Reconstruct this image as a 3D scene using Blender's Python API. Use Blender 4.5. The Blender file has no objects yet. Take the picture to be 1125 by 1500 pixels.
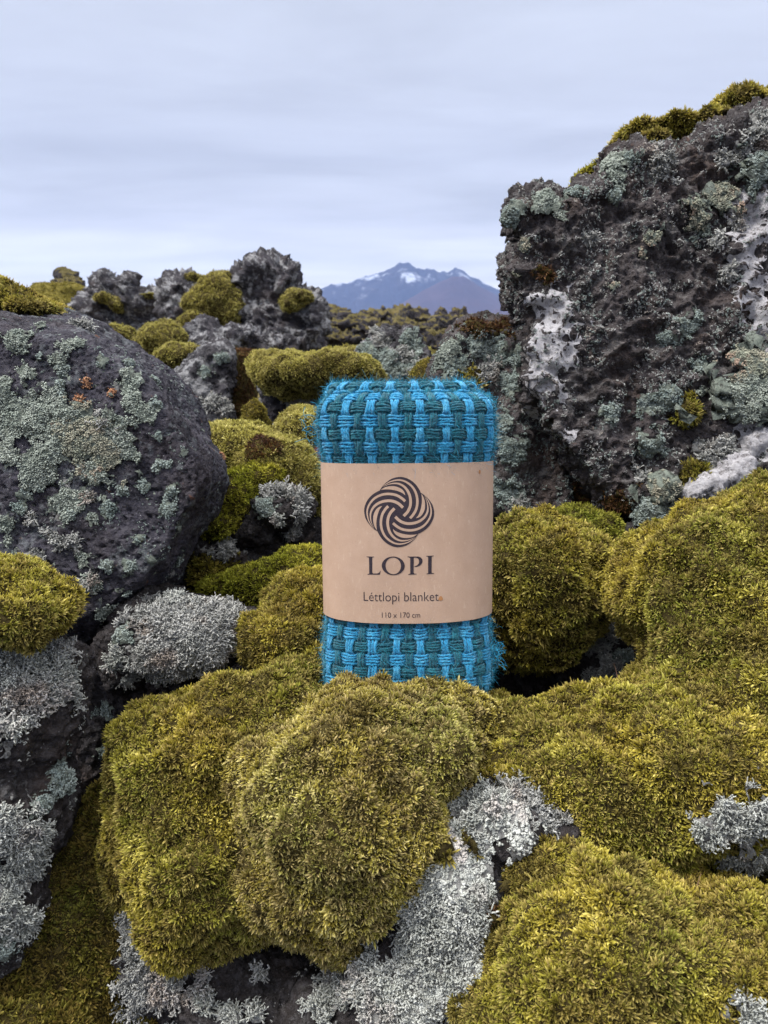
import bpy, bmesh, math, random
import numpy as np
from mathutils import Vector, Matrix
from mathutils.bvhtree import BVHTree

random.seed(7); RNG = np.random.default_rng(11)
C = bpy.context.scene.collection
R = math.radians
F = 1133.0; PITCH = R(14.2); CAM = np.array([0.0, 0.0, 1.0])
FW = np.array([0, math.cos(PITCH), -math.sin(PITCH)]); UPV = np.array([0, math.sin(PITCH), math.cos(PITCH)])
RT = np.array([1.0, 0, 0])

def P(px, py, d):
    return CAM + FW*d + RT*((px-562.5)/F*d) + UPV*((750-py)/F*d)

# ------------------------------------------------------------------ noise
_perm = np.random.default_rng(3).permutation(256)
_perm = np.concatenate([_perm, _perm, _perm])
_g = np.random.default_rng(5).normal(size=(256, 3)); _g /= np.linalg.norm(_g, axis=1)[:, None]
def pn(p):
    p = np.asarray(p, dtype=np.float64); i = np.floor(p).astype(np.int64); f = p - i; i &= 255
    u = f*f*f*(f*(f*6-15)+10); out = np.zeros(len(p))
    for dx in (0, 1):
        for dy in (0, 1):
            for dz in (0, 1):
                h = _perm[_perm[_perm[(i[:, 0]+dx) & 255]+((i[:, 1]+dy) & 255)]+((i[:, 2]+dz) & 255)]
                g = _g[h]; d = g[:, 0]*(f[:, 0]-dx)+g[:, 1]*(f[:, 1]-dy)+g[:, 2]*(f[:, 2]-dz)
                w = (u[:, 0] if dx else 1-u[:, 0])*(u[:, 1] if dy else 1-u[:, 1])*(u[:, 2] if dz else 1-u[:, 2])
                out += w*d
    return out*1.6
def fbm(p, o=4, g=.5):
    a, s, t = 1.0, 1.0, 0
    for k in range(o):
        t = t + a*pn(p*s+k*17.3); a *= g; s *= 2.03
    return t
def ridged(p, o=4):
    a, s, t = 1.0, 1.0, 0
    for k in range(o):
        t = t + a*(1-2*np.abs(pn(p*s+k*9.1))); a *= .5; s *= 2.07
    return t-.8

# ------------------------------------------------------------------ mesh helpers
def mesh_from(name, V, T, attrs=None, smooth=True, mats=(), mi=None):
    V = np.ascontiguousarray(V, dtype=np.float32); T = np.ascontiguousarray(T, dtype=np.int32)
    me = bpy.data.meshes.new(name); k = T.shape[1]
    me.vertices.add(len(V)); me.vertices.foreach_set('co', V.ravel())
    me.loops.add(T.size); me.loops.foreach_set('vertex_index', T.ravel())
    me.polygons.add(len(T)); me.polygons.foreach_set('loop_start', np.arange(0, T.size, k, dtype=np.int32))
    me.polygons.foreach_set('loop_total', np.full(len(T), k, dtype=np.int32))
    if mi is not None: me.polygons.foreach_set('material_index', mi.astype(np.int32))
    me.update(calc_edges=True); me.validate()
    if smooth: me.polygons.foreach_set('use_smooth', np.ones(len(me.polygons), dtype=bool))
    for n, a in (attrs or {}).items():
        at = me.attributes.new(n, 'FLOAT', 'POINT'); at.data.foreach_set('value', np.ascontiguousarray(a, dtype=np.float32))
    for m in mats: me.materials.append(m)
    return me
def link(name, me, parent=None, loc=None):
    o = bpy.data.objects.new(name, me); C.objects.link(o)
    if parent: o.parent = parent
    if loc is not None: o.location = loc
    return o
def tag(o, label=None, cat=None, group=None, kind=None):
    if label: o['label'] = label
    if cat: o['category'] = cat
    if group: o['group'] = group
    if kind: o['kind'] = kind
    return o

# ------------------------------------------------------------------ materials
class NT:
    def __init__(s, name):
        s.m = bpy.data.materials.new(name); s.m.use_nodes = True; s.t = s.m.node_tree; s.t.nodes.clear()
        s.out = s.n('ShaderNodeOutputMaterial'); s.tc = s.n('ShaderNodeTexCoord')
    def n(s, typ, **kw):
        n = s.t.nodes.new(typ)
        for k, v in kw.items():
            if hasattr(n, k) and k not in n.inputs: setattr(n, k, v)
            else: n.inputs[k].default_value = v
        return n
    def l(s, a, b): s.t.links.new(a, b)
    def set(s, n, i, v):
        if hasattr(v, 'is_output') or isinstance(v, bpy.types.NodeSocket): s.l(v, n.inputs[i])
        else: n.inputs[i].default_value = v
    def noise(s, scale, detail=4, rough=.55, co=None, dist=0):
        n = s.n('ShaderNodeTexNoise'); n.inputs['Scale'].default_value = scale; n.inputs['Detail'].default_value = detail
        n.inputs['Roughness'].default_value = rough; n.inputs['Distortion'].default_value = dist
        s.l(co or s.tc.outputs['Object'], n.inputs['Vector']); return n.outputs['Fac']
    def voro(s, scale, feature='F1', co=None):
        n = s.n('ShaderNodeTexVoronoi'); n.feature = feature; n.inputs['Scale'].default_value = scale
        s.l(co or s.tc.outputs['Object'], n.inputs['Vector']); return n.outputs['Distance']
    def rng(s, v, a, b, c=0., d=1.):
        n = s.n('ShaderNodeMapRange'); s.l(v, n.inputs[0])
        for i, x in enumerate((a, b, c, d)): n.inputs[i+1].default_value = x
        return n.outputs[0]
    def mix(s, f, a, b, mode='MIX'):
        n = s.n('ShaderNodeMix'); n.data_type = 'RGBA'; n.blend_type = mode; n.clamp_result = False
        s.set(n, 0, f)
        for i, v in ((6, a), (7, b)):
            if isinstance(v, tuple): v = (*v, 1) if len(v) == 3 else v
            s.set(n, i, v)
        return n.outputs[2]
    def math(s, op, a, b=0.):
        n = s.n('ShaderNodeMath'); n.operation = op; s.set(n, 0, a); s.set(n, 1, b); return n.outputs[0]
    def attr(s, name):
        n = s.n('ShaderNodeAttribute'); n.attribute_name = name; return n.outputs['Fac']
    def bump(s, h, strength=.5, dist=.01, nrm=None):
        n = s.n('ShaderNodeBump'); n.inputs['Strength'].default_value = strength; n.inputs['Distance'].default_value = dist
        s.l(h, n.inputs['Height'])
        if nrm is not None: s.l(nrm, n.inputs['Normal'])
        return n.outputs[0]
    def bsdf(s, col, rough=.9, nrm=None, spec=.2, **kw):
        n = s.n('ShaderNodeBsdfPrincipled'); s.set(n, 'Base Color', col if not isinstance(col, tuple) else (*col, 1))
        s.set(n, 'Roughness', rough); n.inputs['Specular IOR Level'].default_value = spec
        if nrm is not None: s.l(nrm, n.inputs['Normal'])
        for k, v in kw.items(): n.inputs[k].default_value = v
        return n.outputs[0]
    def done(s, sh): s.l(sh, s.out.inputs[0]); return s.m

def rock_mat(name, dark=(.018, .017, .021), mid=(.058, .053, .062), brown=.3, film=.35, filmc=(.25, .27, .28), k=1.0, speck=.6, rust=0., moss=0.):
    """weathered basalt: k scales every pattern (1 = seen from a metre away)"""
    t = NT(name)
    a = t.noise(9*k, 8, .65); c = t.mix(t.rng(a, .35, .68), dark, mid)
    b = t.noise(5*k, 5, .6, dist=.6); c = t.mix(t.math('MULTIPLY', t.rng(b, .5, .66), brown), c, (.075, .045, .030))
    g = t.noise(90*k, 4, .7); c = t.mix(t.rng(g, .45, .8, 0, .55), c, (.15, .14, .15))
    f1 = t.noise(13*k, 9, .72, dist=.3); f2 = t.noise(60*k, 3, .6)
    ff = t.rng(t.math('ADD', f1, t.math('MULTIPLY', t.math('SUBTRACT', f2, .5), .35)), .60-.16*film, .66-.12*film)
    c = t.mix(t.math('MULTIPLY', ff, min(1, film*1.5)), c, filmc)
    sp = t.rng(t.voro(150*k), .16, .10); spm = t.rng(t.noise(20*k, 3), .5, .62)
    c = t.mix(t.math('MULTIPLY', t.math('MULTIPLY', sp, spm), speck), c, (.42, .42, .42))
    if rust:
        rr = t.rng(t.noise(24*k, 6, .7), .64, .68); c = t.mix(t.math('MULTIPLY', rr, rust), c, (.26, .11, .05))
    h = t.math('ADD', t.math('MULTIPLY', t.noise(45*k, 8, .75), 1.0), t.math('MULTIPLY', t.rng(t.voro(110*k), 0, .5), .55))
    nr = t.bump(h, 1.0, .016/k); nr = t.bump(t.noise(260*k, 3, .7), .7, .003/k, nr)
    if moss:
        geo = t.n('ShaderNodeNewGeometry'); sx = t.n('ShaderNodeSeparateXYZ'); t.l(geo.outputs['Normal'], sx.inputs[0])
        mm = t.rng(t.math('ADD', sx.outputs[2], t.math('MULTIPLY', t.math('SUBTRACT', t.noise(3*k, 6, .65), .5), 1.6)), .62-moss*.6, .72-moss*.6)
        mc = t.mix(t.rng(t.noise(4*k, 4), .35, .65), (.10, .088, .028), (.17, .13, .05))
        c = t.mix(mm, c, mc)
    return t.done(t.bsdf(c, .88, nr, .25))

def frond_mat(name, tip, tip2, pale, base=(.022, .014, .005), palef=.25, brown=.25, brownc=(.16, .085, .022), k=1.0):  # base: brown stems, with the shade between shoots added to their colour
    t = NT(name)
    r = t.attr('rnd'); tipv = t.attr('tip')
    c = t.mix(t.rng(t.noise(8*k, 5, .6), .42, .60), tip, tip2)
    c = t.mix(t.math('MULTIPLY', t.rng(r, .35, 1), palef*1.6), c, pale)
    bm = t.rng(t.math('ADD', t.noise(16*k, 5, .7), t.math('MULTIPLY', r, .22)), .54, .66)
    c = t.mix(t.math('MULTIPLY', bm, brown), c, brownc)
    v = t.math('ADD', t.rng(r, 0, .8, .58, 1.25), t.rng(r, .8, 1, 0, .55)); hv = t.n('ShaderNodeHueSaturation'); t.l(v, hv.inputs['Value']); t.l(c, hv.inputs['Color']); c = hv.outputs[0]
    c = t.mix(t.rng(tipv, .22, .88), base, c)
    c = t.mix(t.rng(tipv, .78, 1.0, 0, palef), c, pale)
    d = t.bsdf(c, .7, None, .3)
    tr = t.n('ShaderNodeBsdfTranslucent'); t.l(c, tr.inputs[0])
    m = t.n('ShaderNodeMixShader'); m.inputs[0].default_value = .28; t.l(d, m.inputs[1]); t.l(tr.outputs[0], m.inputs[2])
    return t.done(m.outputs[0])
def soil_mat(name, a, b, k=1.0):
    t = NT(name); c = t.mix(t.rng(t.noise(60*k, 5, .7), .35, .65), a, b)
    return t.done(t.bsdf(c, .95, t.bump(t.noise(180*k, 4, .7), .8, .006/k), .1))
def lichen_mat(name, c1, c2, c3=None, k=1.0):
    t = NT(name)
    c = t.mix(t.rng(t.noise(28*k, 4, .6), .35, .65), c1, c2)
    if c3: c = t.mix(t.rng(t.noise(16*k, 3), .56, .66), c, c3)
    r = t.attr('rnd'); hv = t.n('ShaderNodeHueSaturation'); t.l(t.rng(r, 0, 1, .68, 1.2), hv.inputs['Value']); t.l(c, hv.inputs['Color'])
    nr = t.bump(t.noise(420*k, 3, .7), .6, .002/k)
    return t.done(t.bsdf(hv.outputs[0], .92, nr, .1))
def skin_mat(name, c1, c2, dark, k=1.0):
    t = NT(name); c = t.mix(t.rng(t.noise(70*k, 5, .7), .35, .62), c1, c2)
    c = t.mix(t.rng(t.noise(95*k, 6, .75), .50, .62), c, dark)
    return t.done(t.bsdf(c, .95, t.bump(t.math('ADD', t.noise(150*k, 5, .8), t.math('MULTIPLY', t.noise(40*k, 3), .8)), .9, .006/k), .1))

M = {}
M['rock_boulder'] = rock_mat('basalt_boulder', (.020, .019, .027), (.075, .070, .092), .25, .32, (.20, .22, .23), 1.2, .7, .5)
M['rock_wall'] = rock_mat('basalt_wall', (.024, .020, .020), (.088, .074, .074), .6, .34, (.21, .20, .195), 1.3, .7, .2)
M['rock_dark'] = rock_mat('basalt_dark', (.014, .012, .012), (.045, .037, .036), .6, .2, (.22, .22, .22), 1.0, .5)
M['rock_mid'] = rock_mat('basalt_mid', (.018, .017, .020), (.070, .065, .076), .3, .58, (.30, .30, .31), .55, .7)
M['rock_far'] = rock_mat('basalt_far', (.020, .018, .022), (.052, .046, .054), .5, .30, (.13, .13, .135), .10, .3, 0., .10)
M['rock_red'] = soil_mat('reddish_scoria', (.035, .014, .012), (.09, .035, .028), 1)
M['soil'] = soil_mat('moss_bed', (.022, .016, .006), (.060, .048, .014))
M['soil_green'] = soil_mat('moss_bed_far', (.10, .085, .018), (.17, .14, .035), .4)
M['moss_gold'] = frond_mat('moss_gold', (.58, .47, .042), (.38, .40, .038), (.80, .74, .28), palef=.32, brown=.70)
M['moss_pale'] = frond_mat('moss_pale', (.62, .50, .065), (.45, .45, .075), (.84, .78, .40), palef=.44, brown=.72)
M['moss_shaded'] = frond_mat('moss_shaded', (.22, .195, .022), (.15, .165, .018), (.34, .31, .11), palef=.12, brown=.6)  # olive moss with the low bank's shade put into its colours
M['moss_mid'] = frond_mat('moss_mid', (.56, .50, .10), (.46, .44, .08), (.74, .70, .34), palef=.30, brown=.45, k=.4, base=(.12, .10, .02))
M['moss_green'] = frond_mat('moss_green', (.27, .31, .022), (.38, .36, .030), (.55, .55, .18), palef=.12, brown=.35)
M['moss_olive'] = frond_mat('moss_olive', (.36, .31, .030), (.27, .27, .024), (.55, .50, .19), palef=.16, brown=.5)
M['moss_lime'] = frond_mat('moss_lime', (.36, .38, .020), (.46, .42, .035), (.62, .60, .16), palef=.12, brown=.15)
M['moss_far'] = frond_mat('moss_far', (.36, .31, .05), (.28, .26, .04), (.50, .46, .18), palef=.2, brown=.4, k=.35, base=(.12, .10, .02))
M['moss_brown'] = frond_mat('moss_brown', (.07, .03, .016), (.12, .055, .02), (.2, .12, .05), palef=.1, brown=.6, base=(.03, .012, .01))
M['lich_green'] = lichen_mat('lichen_green', (.25, .285, .245), (.35, .38, .33))
M['lich_tan'] = lichen_mat('lichen_tan', (.27, .29, .225), (.37, .34, .26), (.38, .28, .215))
M['lich_blue'] = lichen_mat('lichen_blue', (.20, .245, .225), (.29, .33, .305))
M['lich_white'] = lichen_mat('lichen_white', (.36, .375, .34), (.46, .47, .44), (.44, .41, .38))
M['lich_grey'] = lichen_mat('lichen_grey', (.31, .315, .295), (.43, .43, .41), (.35, .30, .26))
M['lich_orange'] = lichen_mat('lichen_orange', (.36, .17, .09), (.42, .25, .15))
M['skin_green'] = skin_mat('crust_green', (.11, .13, .11), (.20, .225, .19), (.05, .05, .045))
M['skin_white'] = skin_mat('crust_white', (.33, .32, .335), (.45, .44, .455), (.15, .14, .14))
M['skin_grey'] = skin_mat('crust_grey', (.15, .15, .145), (.26, .26, .25), (.07, .065, .06))

# ------------------------------------------------------------------ bodies: blobs -> one remeshed, displaced surface
def ico(sub):
    bm = bmesh.new(); bmesh.ops.create_icosphere(bm, subdivisions=sub, radius=1)
    V = np.array([v.co[:] for v in bm.verts]); T = np.array([[v.index for v in f.verts] for f in bm.faces]); bm.free(); return V, T
ICO4 = ico(4)
def ell(px, py, d, rx, ry, rz, rot=0):
    """an ellipsoid: centre on the ray of a photo pixel, radii in pixels at that depth, rz in metres"""
    V, T = ICO4; s = d/F; c, n = math.cos(R(rot)), math.sin(R(rot))
    x, y, z = V[:, 0]*rx*s, V[:, 1]*ry*s, V[:, 2]*rz
    x, y = x*c-y*n, x*n+y*c
    return P(px, py, d)+x[:, None]*RT+y[:, None]*UPV-z[:, None]*FW, T
def poly(pts, d, t, inset=.14, lean=0.):
    """a slab with the given outline: front face inset at depth d, full outline at d + t/2, back inset at d + t"""
    bm = bmesh.new(); pts = np.array(pts, float); c = pts.mean(0); rings = []; ym = pts[:, 1].mean()
    for dd, k in ((d, 1-inset), (d+t*.22, 1-inset*.3), (d+t*.5, 1), (d+t*.8, 1-inset*.3), (d+t, 1-inset)):
        q = c+(pts-c)*k
        rings.append([bm.verts.new(P(x, y, dd+lean*(ym-y)/F*d)) for x, y in q])
    n = len(pts)
    for a, b in zip(rings, rings[1:]):
        for i in range(n): bm.faces.new((a[i], a[(i+1) % n], b[(i+1) % n], b[i]))
    bm.faces.new(rings[0]); bm.faces.new(rings[-1][::-1])
    bmesh.ops.triangulate(bm, faces=bm.faces[:]); bmesh.ops.recalc_face_normals(bm, faces=bm.faces[:])
    V = np.array([v.co[:] for v in bm.verts]); T = np.array([[v.index for v in f.verts] for f in bm.faces]); bm.free()
    return V, T

BODIES = []
def normals(V, T):
    n = np.zeros_like(V); fn = np.cross(V[T[:, 1]]-V[T[:, 0]], V[T[:, 2]]-V[T[:, 0]])
    for k in range(3):
        for a in range(3): n[:, a] += np.bincount(T[:, k], fn[:, a], len(V))
    return n/np.maximum(np.linalg.norm(n, axis=1), 1e-12)[:, None]
def build(pieces, voxel, smooth, kind, amp, freq, seed):
    V = []; T = []; o = 0
    for v, t in pieces: V.append(v); T.append(t+o); o += len(v)
    me = mesh_from('tmp', np.concatenate(V), np.concatenate(T)); ob = link('tmp', me)
    m = ob.modifiers.new('r', 'REMESH'); m.mode = 'VOXEL'; m.voxel_size = voxel
    m = ob.modifiers.new('s', 'SMOOTH'); m.factor = .5; m.iterations = smooth
    m = ob.modifiers.new('t', 'TRIANGULATE')
    ev = ob.evaluated_get(bpy.context.evaluated_depsgraph_get()); e = ev.to_mesh()
    V = np.empty(len(e.vertices)*3); e.vertices.foreach_get('co', V); V = V.reshape(-1, 3)
    T = np.empty(len(e.polygons)*3, dtype=np.int32); e.loops.foreach_get('vertex_index', T); T = T.reshape(-1, 3)
    ev.to_mesh_clear(); bpy.data.objects.remove(ob); bpy.data.meshes.remove(me)
    N = normals(V, T); q = V*freq+seed*7.7
    if kind == 'moss':
        d = amp*(.9*pn(q)+.55*pn(q*2.3+5)+.36*pn(q*5.5+9))+min(amp*.3, .0045)*pn(V*58+seed)+min(amp*.3, .0058)*pn(V*27+seed*2)
    elif kind == 'rock':
        w = np.stack([pn(q*1.1+3), pn(q*1.1+31), pn(q*1.1+57)], 1)*.55
        d = amp*(.8*fbm(q+w, 3)+.55*ridged(q*1.9+w, 4)+.36*pn(q*9)+.24*pn(q*17)+.16*pn(q*31)-.35*np.clip(pn(q*6+40)-.25, 0, 1))
    else:
        w = np.stack([pn(q*1.1+3), pn(q*1.1+31), pn(q*1.1+57)], 1)*.25
        d = amp*(.9*pn(q*.8+w)+.3*ridged(q*2+w, 3)+.14*pn(q*9)+.10*pn(q*21))+amp*.28*pn(q*4.5+2)-amp*1.3*np.clip(pn(q*np.array([13, 13, 19])+40)-.34, 0, 1)-amp*1.0*np.clip(pn(q*26+4)-.30, 0, 1)
    return V+N*d[:, None], T
def merged(groups, voxel, smooth, amp, freq, seed):
    """hummocks that grow into each other: one smooth common surface, then each keeps the share nearest to its own lumps"""
    V, T = build([p for g in groups for p in g], voxel, smooth, 'moss', amp, freq, seed); D = []
    for g in groups:
        vs, ts, o = [], [], 0
        for v, t in g: vs.append(v); ts.append(t+o); o += len(v)
        bt = BVHTree.FromPolygons(np.concatenate(vs).tolist(), np.concatenate(ts).tolist()); D.append([bt.find_nearest(Vector(q))[3] for q in V.tolist()])
    own = np.argmin(np.array(D)+.0, 0)[T[:, 0]]; res = []
    for k in range(len(groups)):
        Tk = T[own == k]; ids, inv = np.unique(Tk, return_inverse=True); res.append((V[ids], inv.reshape(-1, 3)))
    return res
def body(name, label, cat, mat, pieces, kind='moss', amp=.02, freq=7, voxel=None, smooth=4, seed=0, parent=None, group=None, fronds=None, ready=None, **kw):
    dep = np.median([((v-CAM)@FW).min() for v, t in pieces]) if pieces else 1.
    voxel = voxel or max(.0032, dep*.0036)
    V, T = ready or build(pieces, voxel, max(smooth, 45) if kind == 'moss' and voxel < .012 else smooth, kind, amp, freq, seed or len(BODIES)+1)
    if parent: org = parent['org']; o = link(name, mesh_from(name, V-org, T, mats=[mat]), parent['obj'])
    else:
        org = np.array([V[:, 0].mean(), V[:, 1].mean(), V[:, 2].min()]); o = link(name, mesh_from(name, V-org, T, mats=[mat]), loc=org)
        tag(o, label, cat, group)
    b = dict(obj=o, V=V, T=T, N=normals(V, T), org=org, fronds=fronds, child=bool(parent), patches=[], **kw)
    b['bvh'] = BVHTree.FromPolygons([tuple(v) for v in V.tolist()], [tuple(t) for t in T.tolist()])
    BODIES.append(b); return b

# ------------------------------------------------------------------ scatter templates
def t_tuft(rs, n=7, L=1.0, wid=.22, spread=1.25):
    V = []; T = []; tip = []
    for k in range(n):
        az = rs.uniform(0, 6.283); ti = rs.uniform(.12, spread); l = L*rs.uniform(.65, 1.15); w = wid*rs.uniform(.75, 1.3)
        dr = np.array([math.cos(az)*math.sin(ti), math.sin(az)*math.sin(ti), math.cos(ti)])
        sd = np.cross(dr, rs.normal(size=3)); sd /= np.linalg.norm(sd)
        cv = np.array([math.cos(az), math.sin(az), -.25])*rs.uniform(-.1, .55)
        b = np.array([math.cos(az), math.sin(az), 0])*rs.uniform(0, .22); o = len(V)
        for s, ww in ((0, .6), (.4, 1), (.75, .75)):
            c = b+dr*l*s+cv*l*s*s*.6; V += [c-sd*w*ww*.5, c+sd*w*ww*.5]; tip += [s, s]
        V.append(b+dr*l+cv*l*.6); tip.append(1)
        T += [(o, o+1, o+3), (o, o+3, o+2), (o+2, o+3, o+5), (o+2, o+5, o+4), (o+4, o+5, o+6)]
    return np.array(V), np.array(T), np.array(tip)
_oct = (np.array([(1, 0, 0), (-1, 0, 0), (0, 1, 0), (0, -1, 0), (0, 0, 1), (0, 0, -1.)]),
        np.array([(0, 2, 4), (2, 1, 4), (1, 3, 4), (3, 0, 4), (2, 0, 5), (1, 2, 5), (3, 1, 5), (0, 3, 5)]))
def t_knob(rs, n=7, flat=.6, r=.30, spread=.55):
    V = []; T = []; tip = []
    for k in range(n):
        a = rs.uniform(0, 6.283); q = spread*math.sqrt(rs.uniform(0, 1)); s = r*rs.uniform(.6, 1.25)
        c = np.array([q*math.cos(a), q*math.sin(a), flat*(1-q*.7)*rs.uniform(.55, 1.1)])
        rot, _ = np.linalg.qr(rs.normal(size=(3, 3))); v = (_oct[0]*np.array([s, s*.8, s*1.15]))@rot.T*rs.uniform(.8, 1.2, (6, 1))+c
        T += (_oct[1]+len(V)).tolist() if np.linalg.det(rot) > 0 else (_oct[1][:, ::-1]+len(V)).tolist(); V += v.tolist(); tip += [c[2]]*6
    return np.array(V), np.array(T), np.array(tip)
def t_twig(rs, n=6, th=.095):
    V = []; T = []; tip = []
    def tube(pts, r0, r1):
        o = len(V)
        for i, p in enumerate(pts):
            s = i/(len(pts)-1); rr = r0+(r1-r0)*s
            for k in range(3):
                a = k*2.094+i*.4; V.append(p+rr*np.array([math.cos(a), math.sin(a), .3*math.cos(a*2)])); tip.append(.4+.6*s)
        for i in range(len(pts)-1):
            for k in range(3):
                a, b = o+i*3+k, o+i*3+(k+1) % 3; T.extend([(a, b, b+3), (a, b+3, a+3)])
        e = o+(len(pts)-1)*3; T.append((e, e+1, e+2))
    for k in range(n):
        az = rs.uniform(0, 6.283); ti = rs.uniform(.1, 1.0)
        dr = np.array([math.cos(az)*math.sin(ti), math.sin(az)*math.sin(ti), math.cos(ti)]); p = dr*.05; pts = [p]
        for j in range(3):
            dr = dr+rs.normal(size=3)*.35; dr /= np.linalg.norm(dr); p = p+dr*rs.uniform(.25, .4); pts.append(p)
        tube(pts, th*1.1, th*.8)
        for j in (1, 2, 3):
            d2 = dr+rs.normal(size=3)*.9; d2 /= np.linalg.norm(d2); tube([pts[j], pts[j]+d2*.14, pts[j]+d2*.24], th*.9, th*1.1)
    return np.array(V), np.array(T), np.array(tip)
rs = np.random.default_rng(21)
TM = dict(tuft=[t_tuft(rs) for _ in range(14)], tuftd=[t_tuft(rs, 9, 1, .13, 1.1) for _ in range(10)],
          knob=[t_knob(rs) for _ in range(12)], crust=[t_knob(rs, 6, .55, .23, .6) for _ in range(12)], twig=[t_twig(rs) for _ in range(12)])

SCENE_BVH = None
VIEWS = [CAM, CAM+np.array([.35, 0, .05]), CAM+np.array([-.35, 0, .05]), CAM+np.array([0, .1, .3])]
def visible(Pt, Nn):
    keep = np.zeros(len(Pt), bool); st = Pt+Nn*.012
    for i in range(len(Pt)):
        s = Vector(st[i])
        for v in VIEWS:
            d = Vector(v)-s; L = d.length; d /= L
            if SCENE_BVH.ray_cast(s, d, L)[0] is None: keep[i] = True; break
    return keep
def sample(V, T, spacing, margin=1.4):
    """random surface points that face the camera's side of the place"""
    a, b, c = V[T[:, 0]], V[T[:, 1]], V[T[:, 2]]; cr = np.cross(b-a, c-a); ar = np.linalg.norm(cr, axis=1)*.5
    cen = (a+b+c)/3; rel = cen-CAM; dp = rel@FW; fn = cr/np.maximum(2*ar, 1e-12)[:, None]
    face = (fn*rel).sum(1)/np.linalg.norm(rel, axis=1)
    ok = (dp > .2) & (face < .35) & (np.abs(rel@RT) < dp*.5*margin+.03) & (np.abs(rel@UPV) < dp*.66*1.12+.03)
    n = RNG.poisson(ar*ok/spacing**2); idx = np.repeat(np.arange(len(T)), n)
    u, v = RNG.random(len(idx)), RNG.random(len(idx)); f = u+v > 1; u[f], v[f] = 1-u[f], 1-v[f]
    return a[idx]+(b-a)[idx]*u[:, None]+(c-a)[idx]*v[:, None], fn[idx]
def scatter(Pt, Nn, kind, size, jitter=.35, up=.25, squash=1.0, curl=None):
    tm = TM[kind]; which = RNG.integers(0, len(tm), len(Pt)); Vs, Ts, tips, rnds = [], [], [], []; off = 0
    size = np.broadcast_to(size, len(Pt))
    for k in range(len(tm)):
        s = which == k; m = s.sum()
        if not m: continue
        tv, tt, tp = tm[k]; z = Nn[s]+np.array([0, 0, up])+RNG.normal(size=(m, 3))*jitter
        z /= np.linalg.norm(z, axis=1)[:, None]; x = np.cross(z, RNG.normal(size=(m, 3))); x /= np.linalg.norm(x, axis=1)[:, None]
        y = np.cross(z, x); sc = (size[s]*RNG.uniform(.7, 1.3, m))[:, None, None]
        B = np.stack([x, y, z], 1)
        v = (tv[None]*sc)@B+Pt[s][:, None]
        Vs.append(v.reshape(-1, 3)); n = len(tv)
        Ts.append((tt[None]+(np.arange(m)*n)[:, None, None]+off).reshape(-1, 3)); off += m*n
        tips.append(np.tile(tp, m)); rnds.append(np.repeat(RNG.random(m), n))
    if not Vs: return None
    return np.concatenate(Vs), np.concatenate(Ts), dict(tip=np.concatenate(tips), rnd=np.concatenate(rnds))

NT_TRI = [0]
def grow(b, name, mat, kind, spacing, size, mask=None, parent=None, jitter=.35, up=.25, V=None, T=None, vis=True, label=None, sink=.15):
    Pt, Nn = sample(b['V'] if V is None else V, b['T'] if T is None else T, spacing)
    if mask is not None and len(Pt): k = mask(Pt); Pt, Nn = Pt[k], Nn[k]
    if vis and len(Pt): k = visible(Pt, Nn); Pt, Nn = Pt[k], Nn[k]
    if len(Pt) < 5: return None
    size = size*(1+.55*np.clip(pn(Pt*(.55/size))+.5*pn(Pt*(.2/size)+9), -.9, .8)) if kind == 'tuft' else np.full(len(Pt), size)
    r = scatter(Pt-Nn*(size*sink)[:, None], Nn, kind, size, jitter, up)
    Vv, Tt, at = r; NT_TRI[0] += len(Tt)
    o = link(name, mesh_from(name, Vv-b['org'], Tt, at, smooth=(kind != 'tuft'), mats=[mat]), parent or b['obj'])
    if label: o['label'] = label
    return o

def hit(b, px, py):
    for j in range(60):
        jx, jy = (0, 0) if j == 0 else (RNG.normal()*j*.6, RNG.normal()*j*.6)
        d = P(px+jx, py+jy, 1)-CAM; d /= np.linalg.norm(d)
        h = b['bvh'].ray_cast(Vector(CAM), Vector(d))
        if h[0] is not None: return np.array(h[0])
    return None
PT = dict(green=('lich_green', 'skin_green', 'crust'), tan=('lich_tan', 'skin_green', 'crust'), blue=('lich_blue', 'skin_green', 'crust'),
          white=('lich_white', 'skin_grey', 'twig'), knob=('lich_white', 'skin_grey', 'knob'), grey=('lich_grey', 'skin_grey', 'twig'), orange=('lich_orange', None, 'crust'))
def warp_r(Pt, c, Rr, seed, rag=.8):
    d = np.linalg.norm(Pt-c, axis=1)/Rr
    return d*(1+rag*(.75*pn((Pt-c)*(1.5/Rr)+seed)+.5*pn((Pt-c)*(4.5/Rr)+seed*2)))
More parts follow.
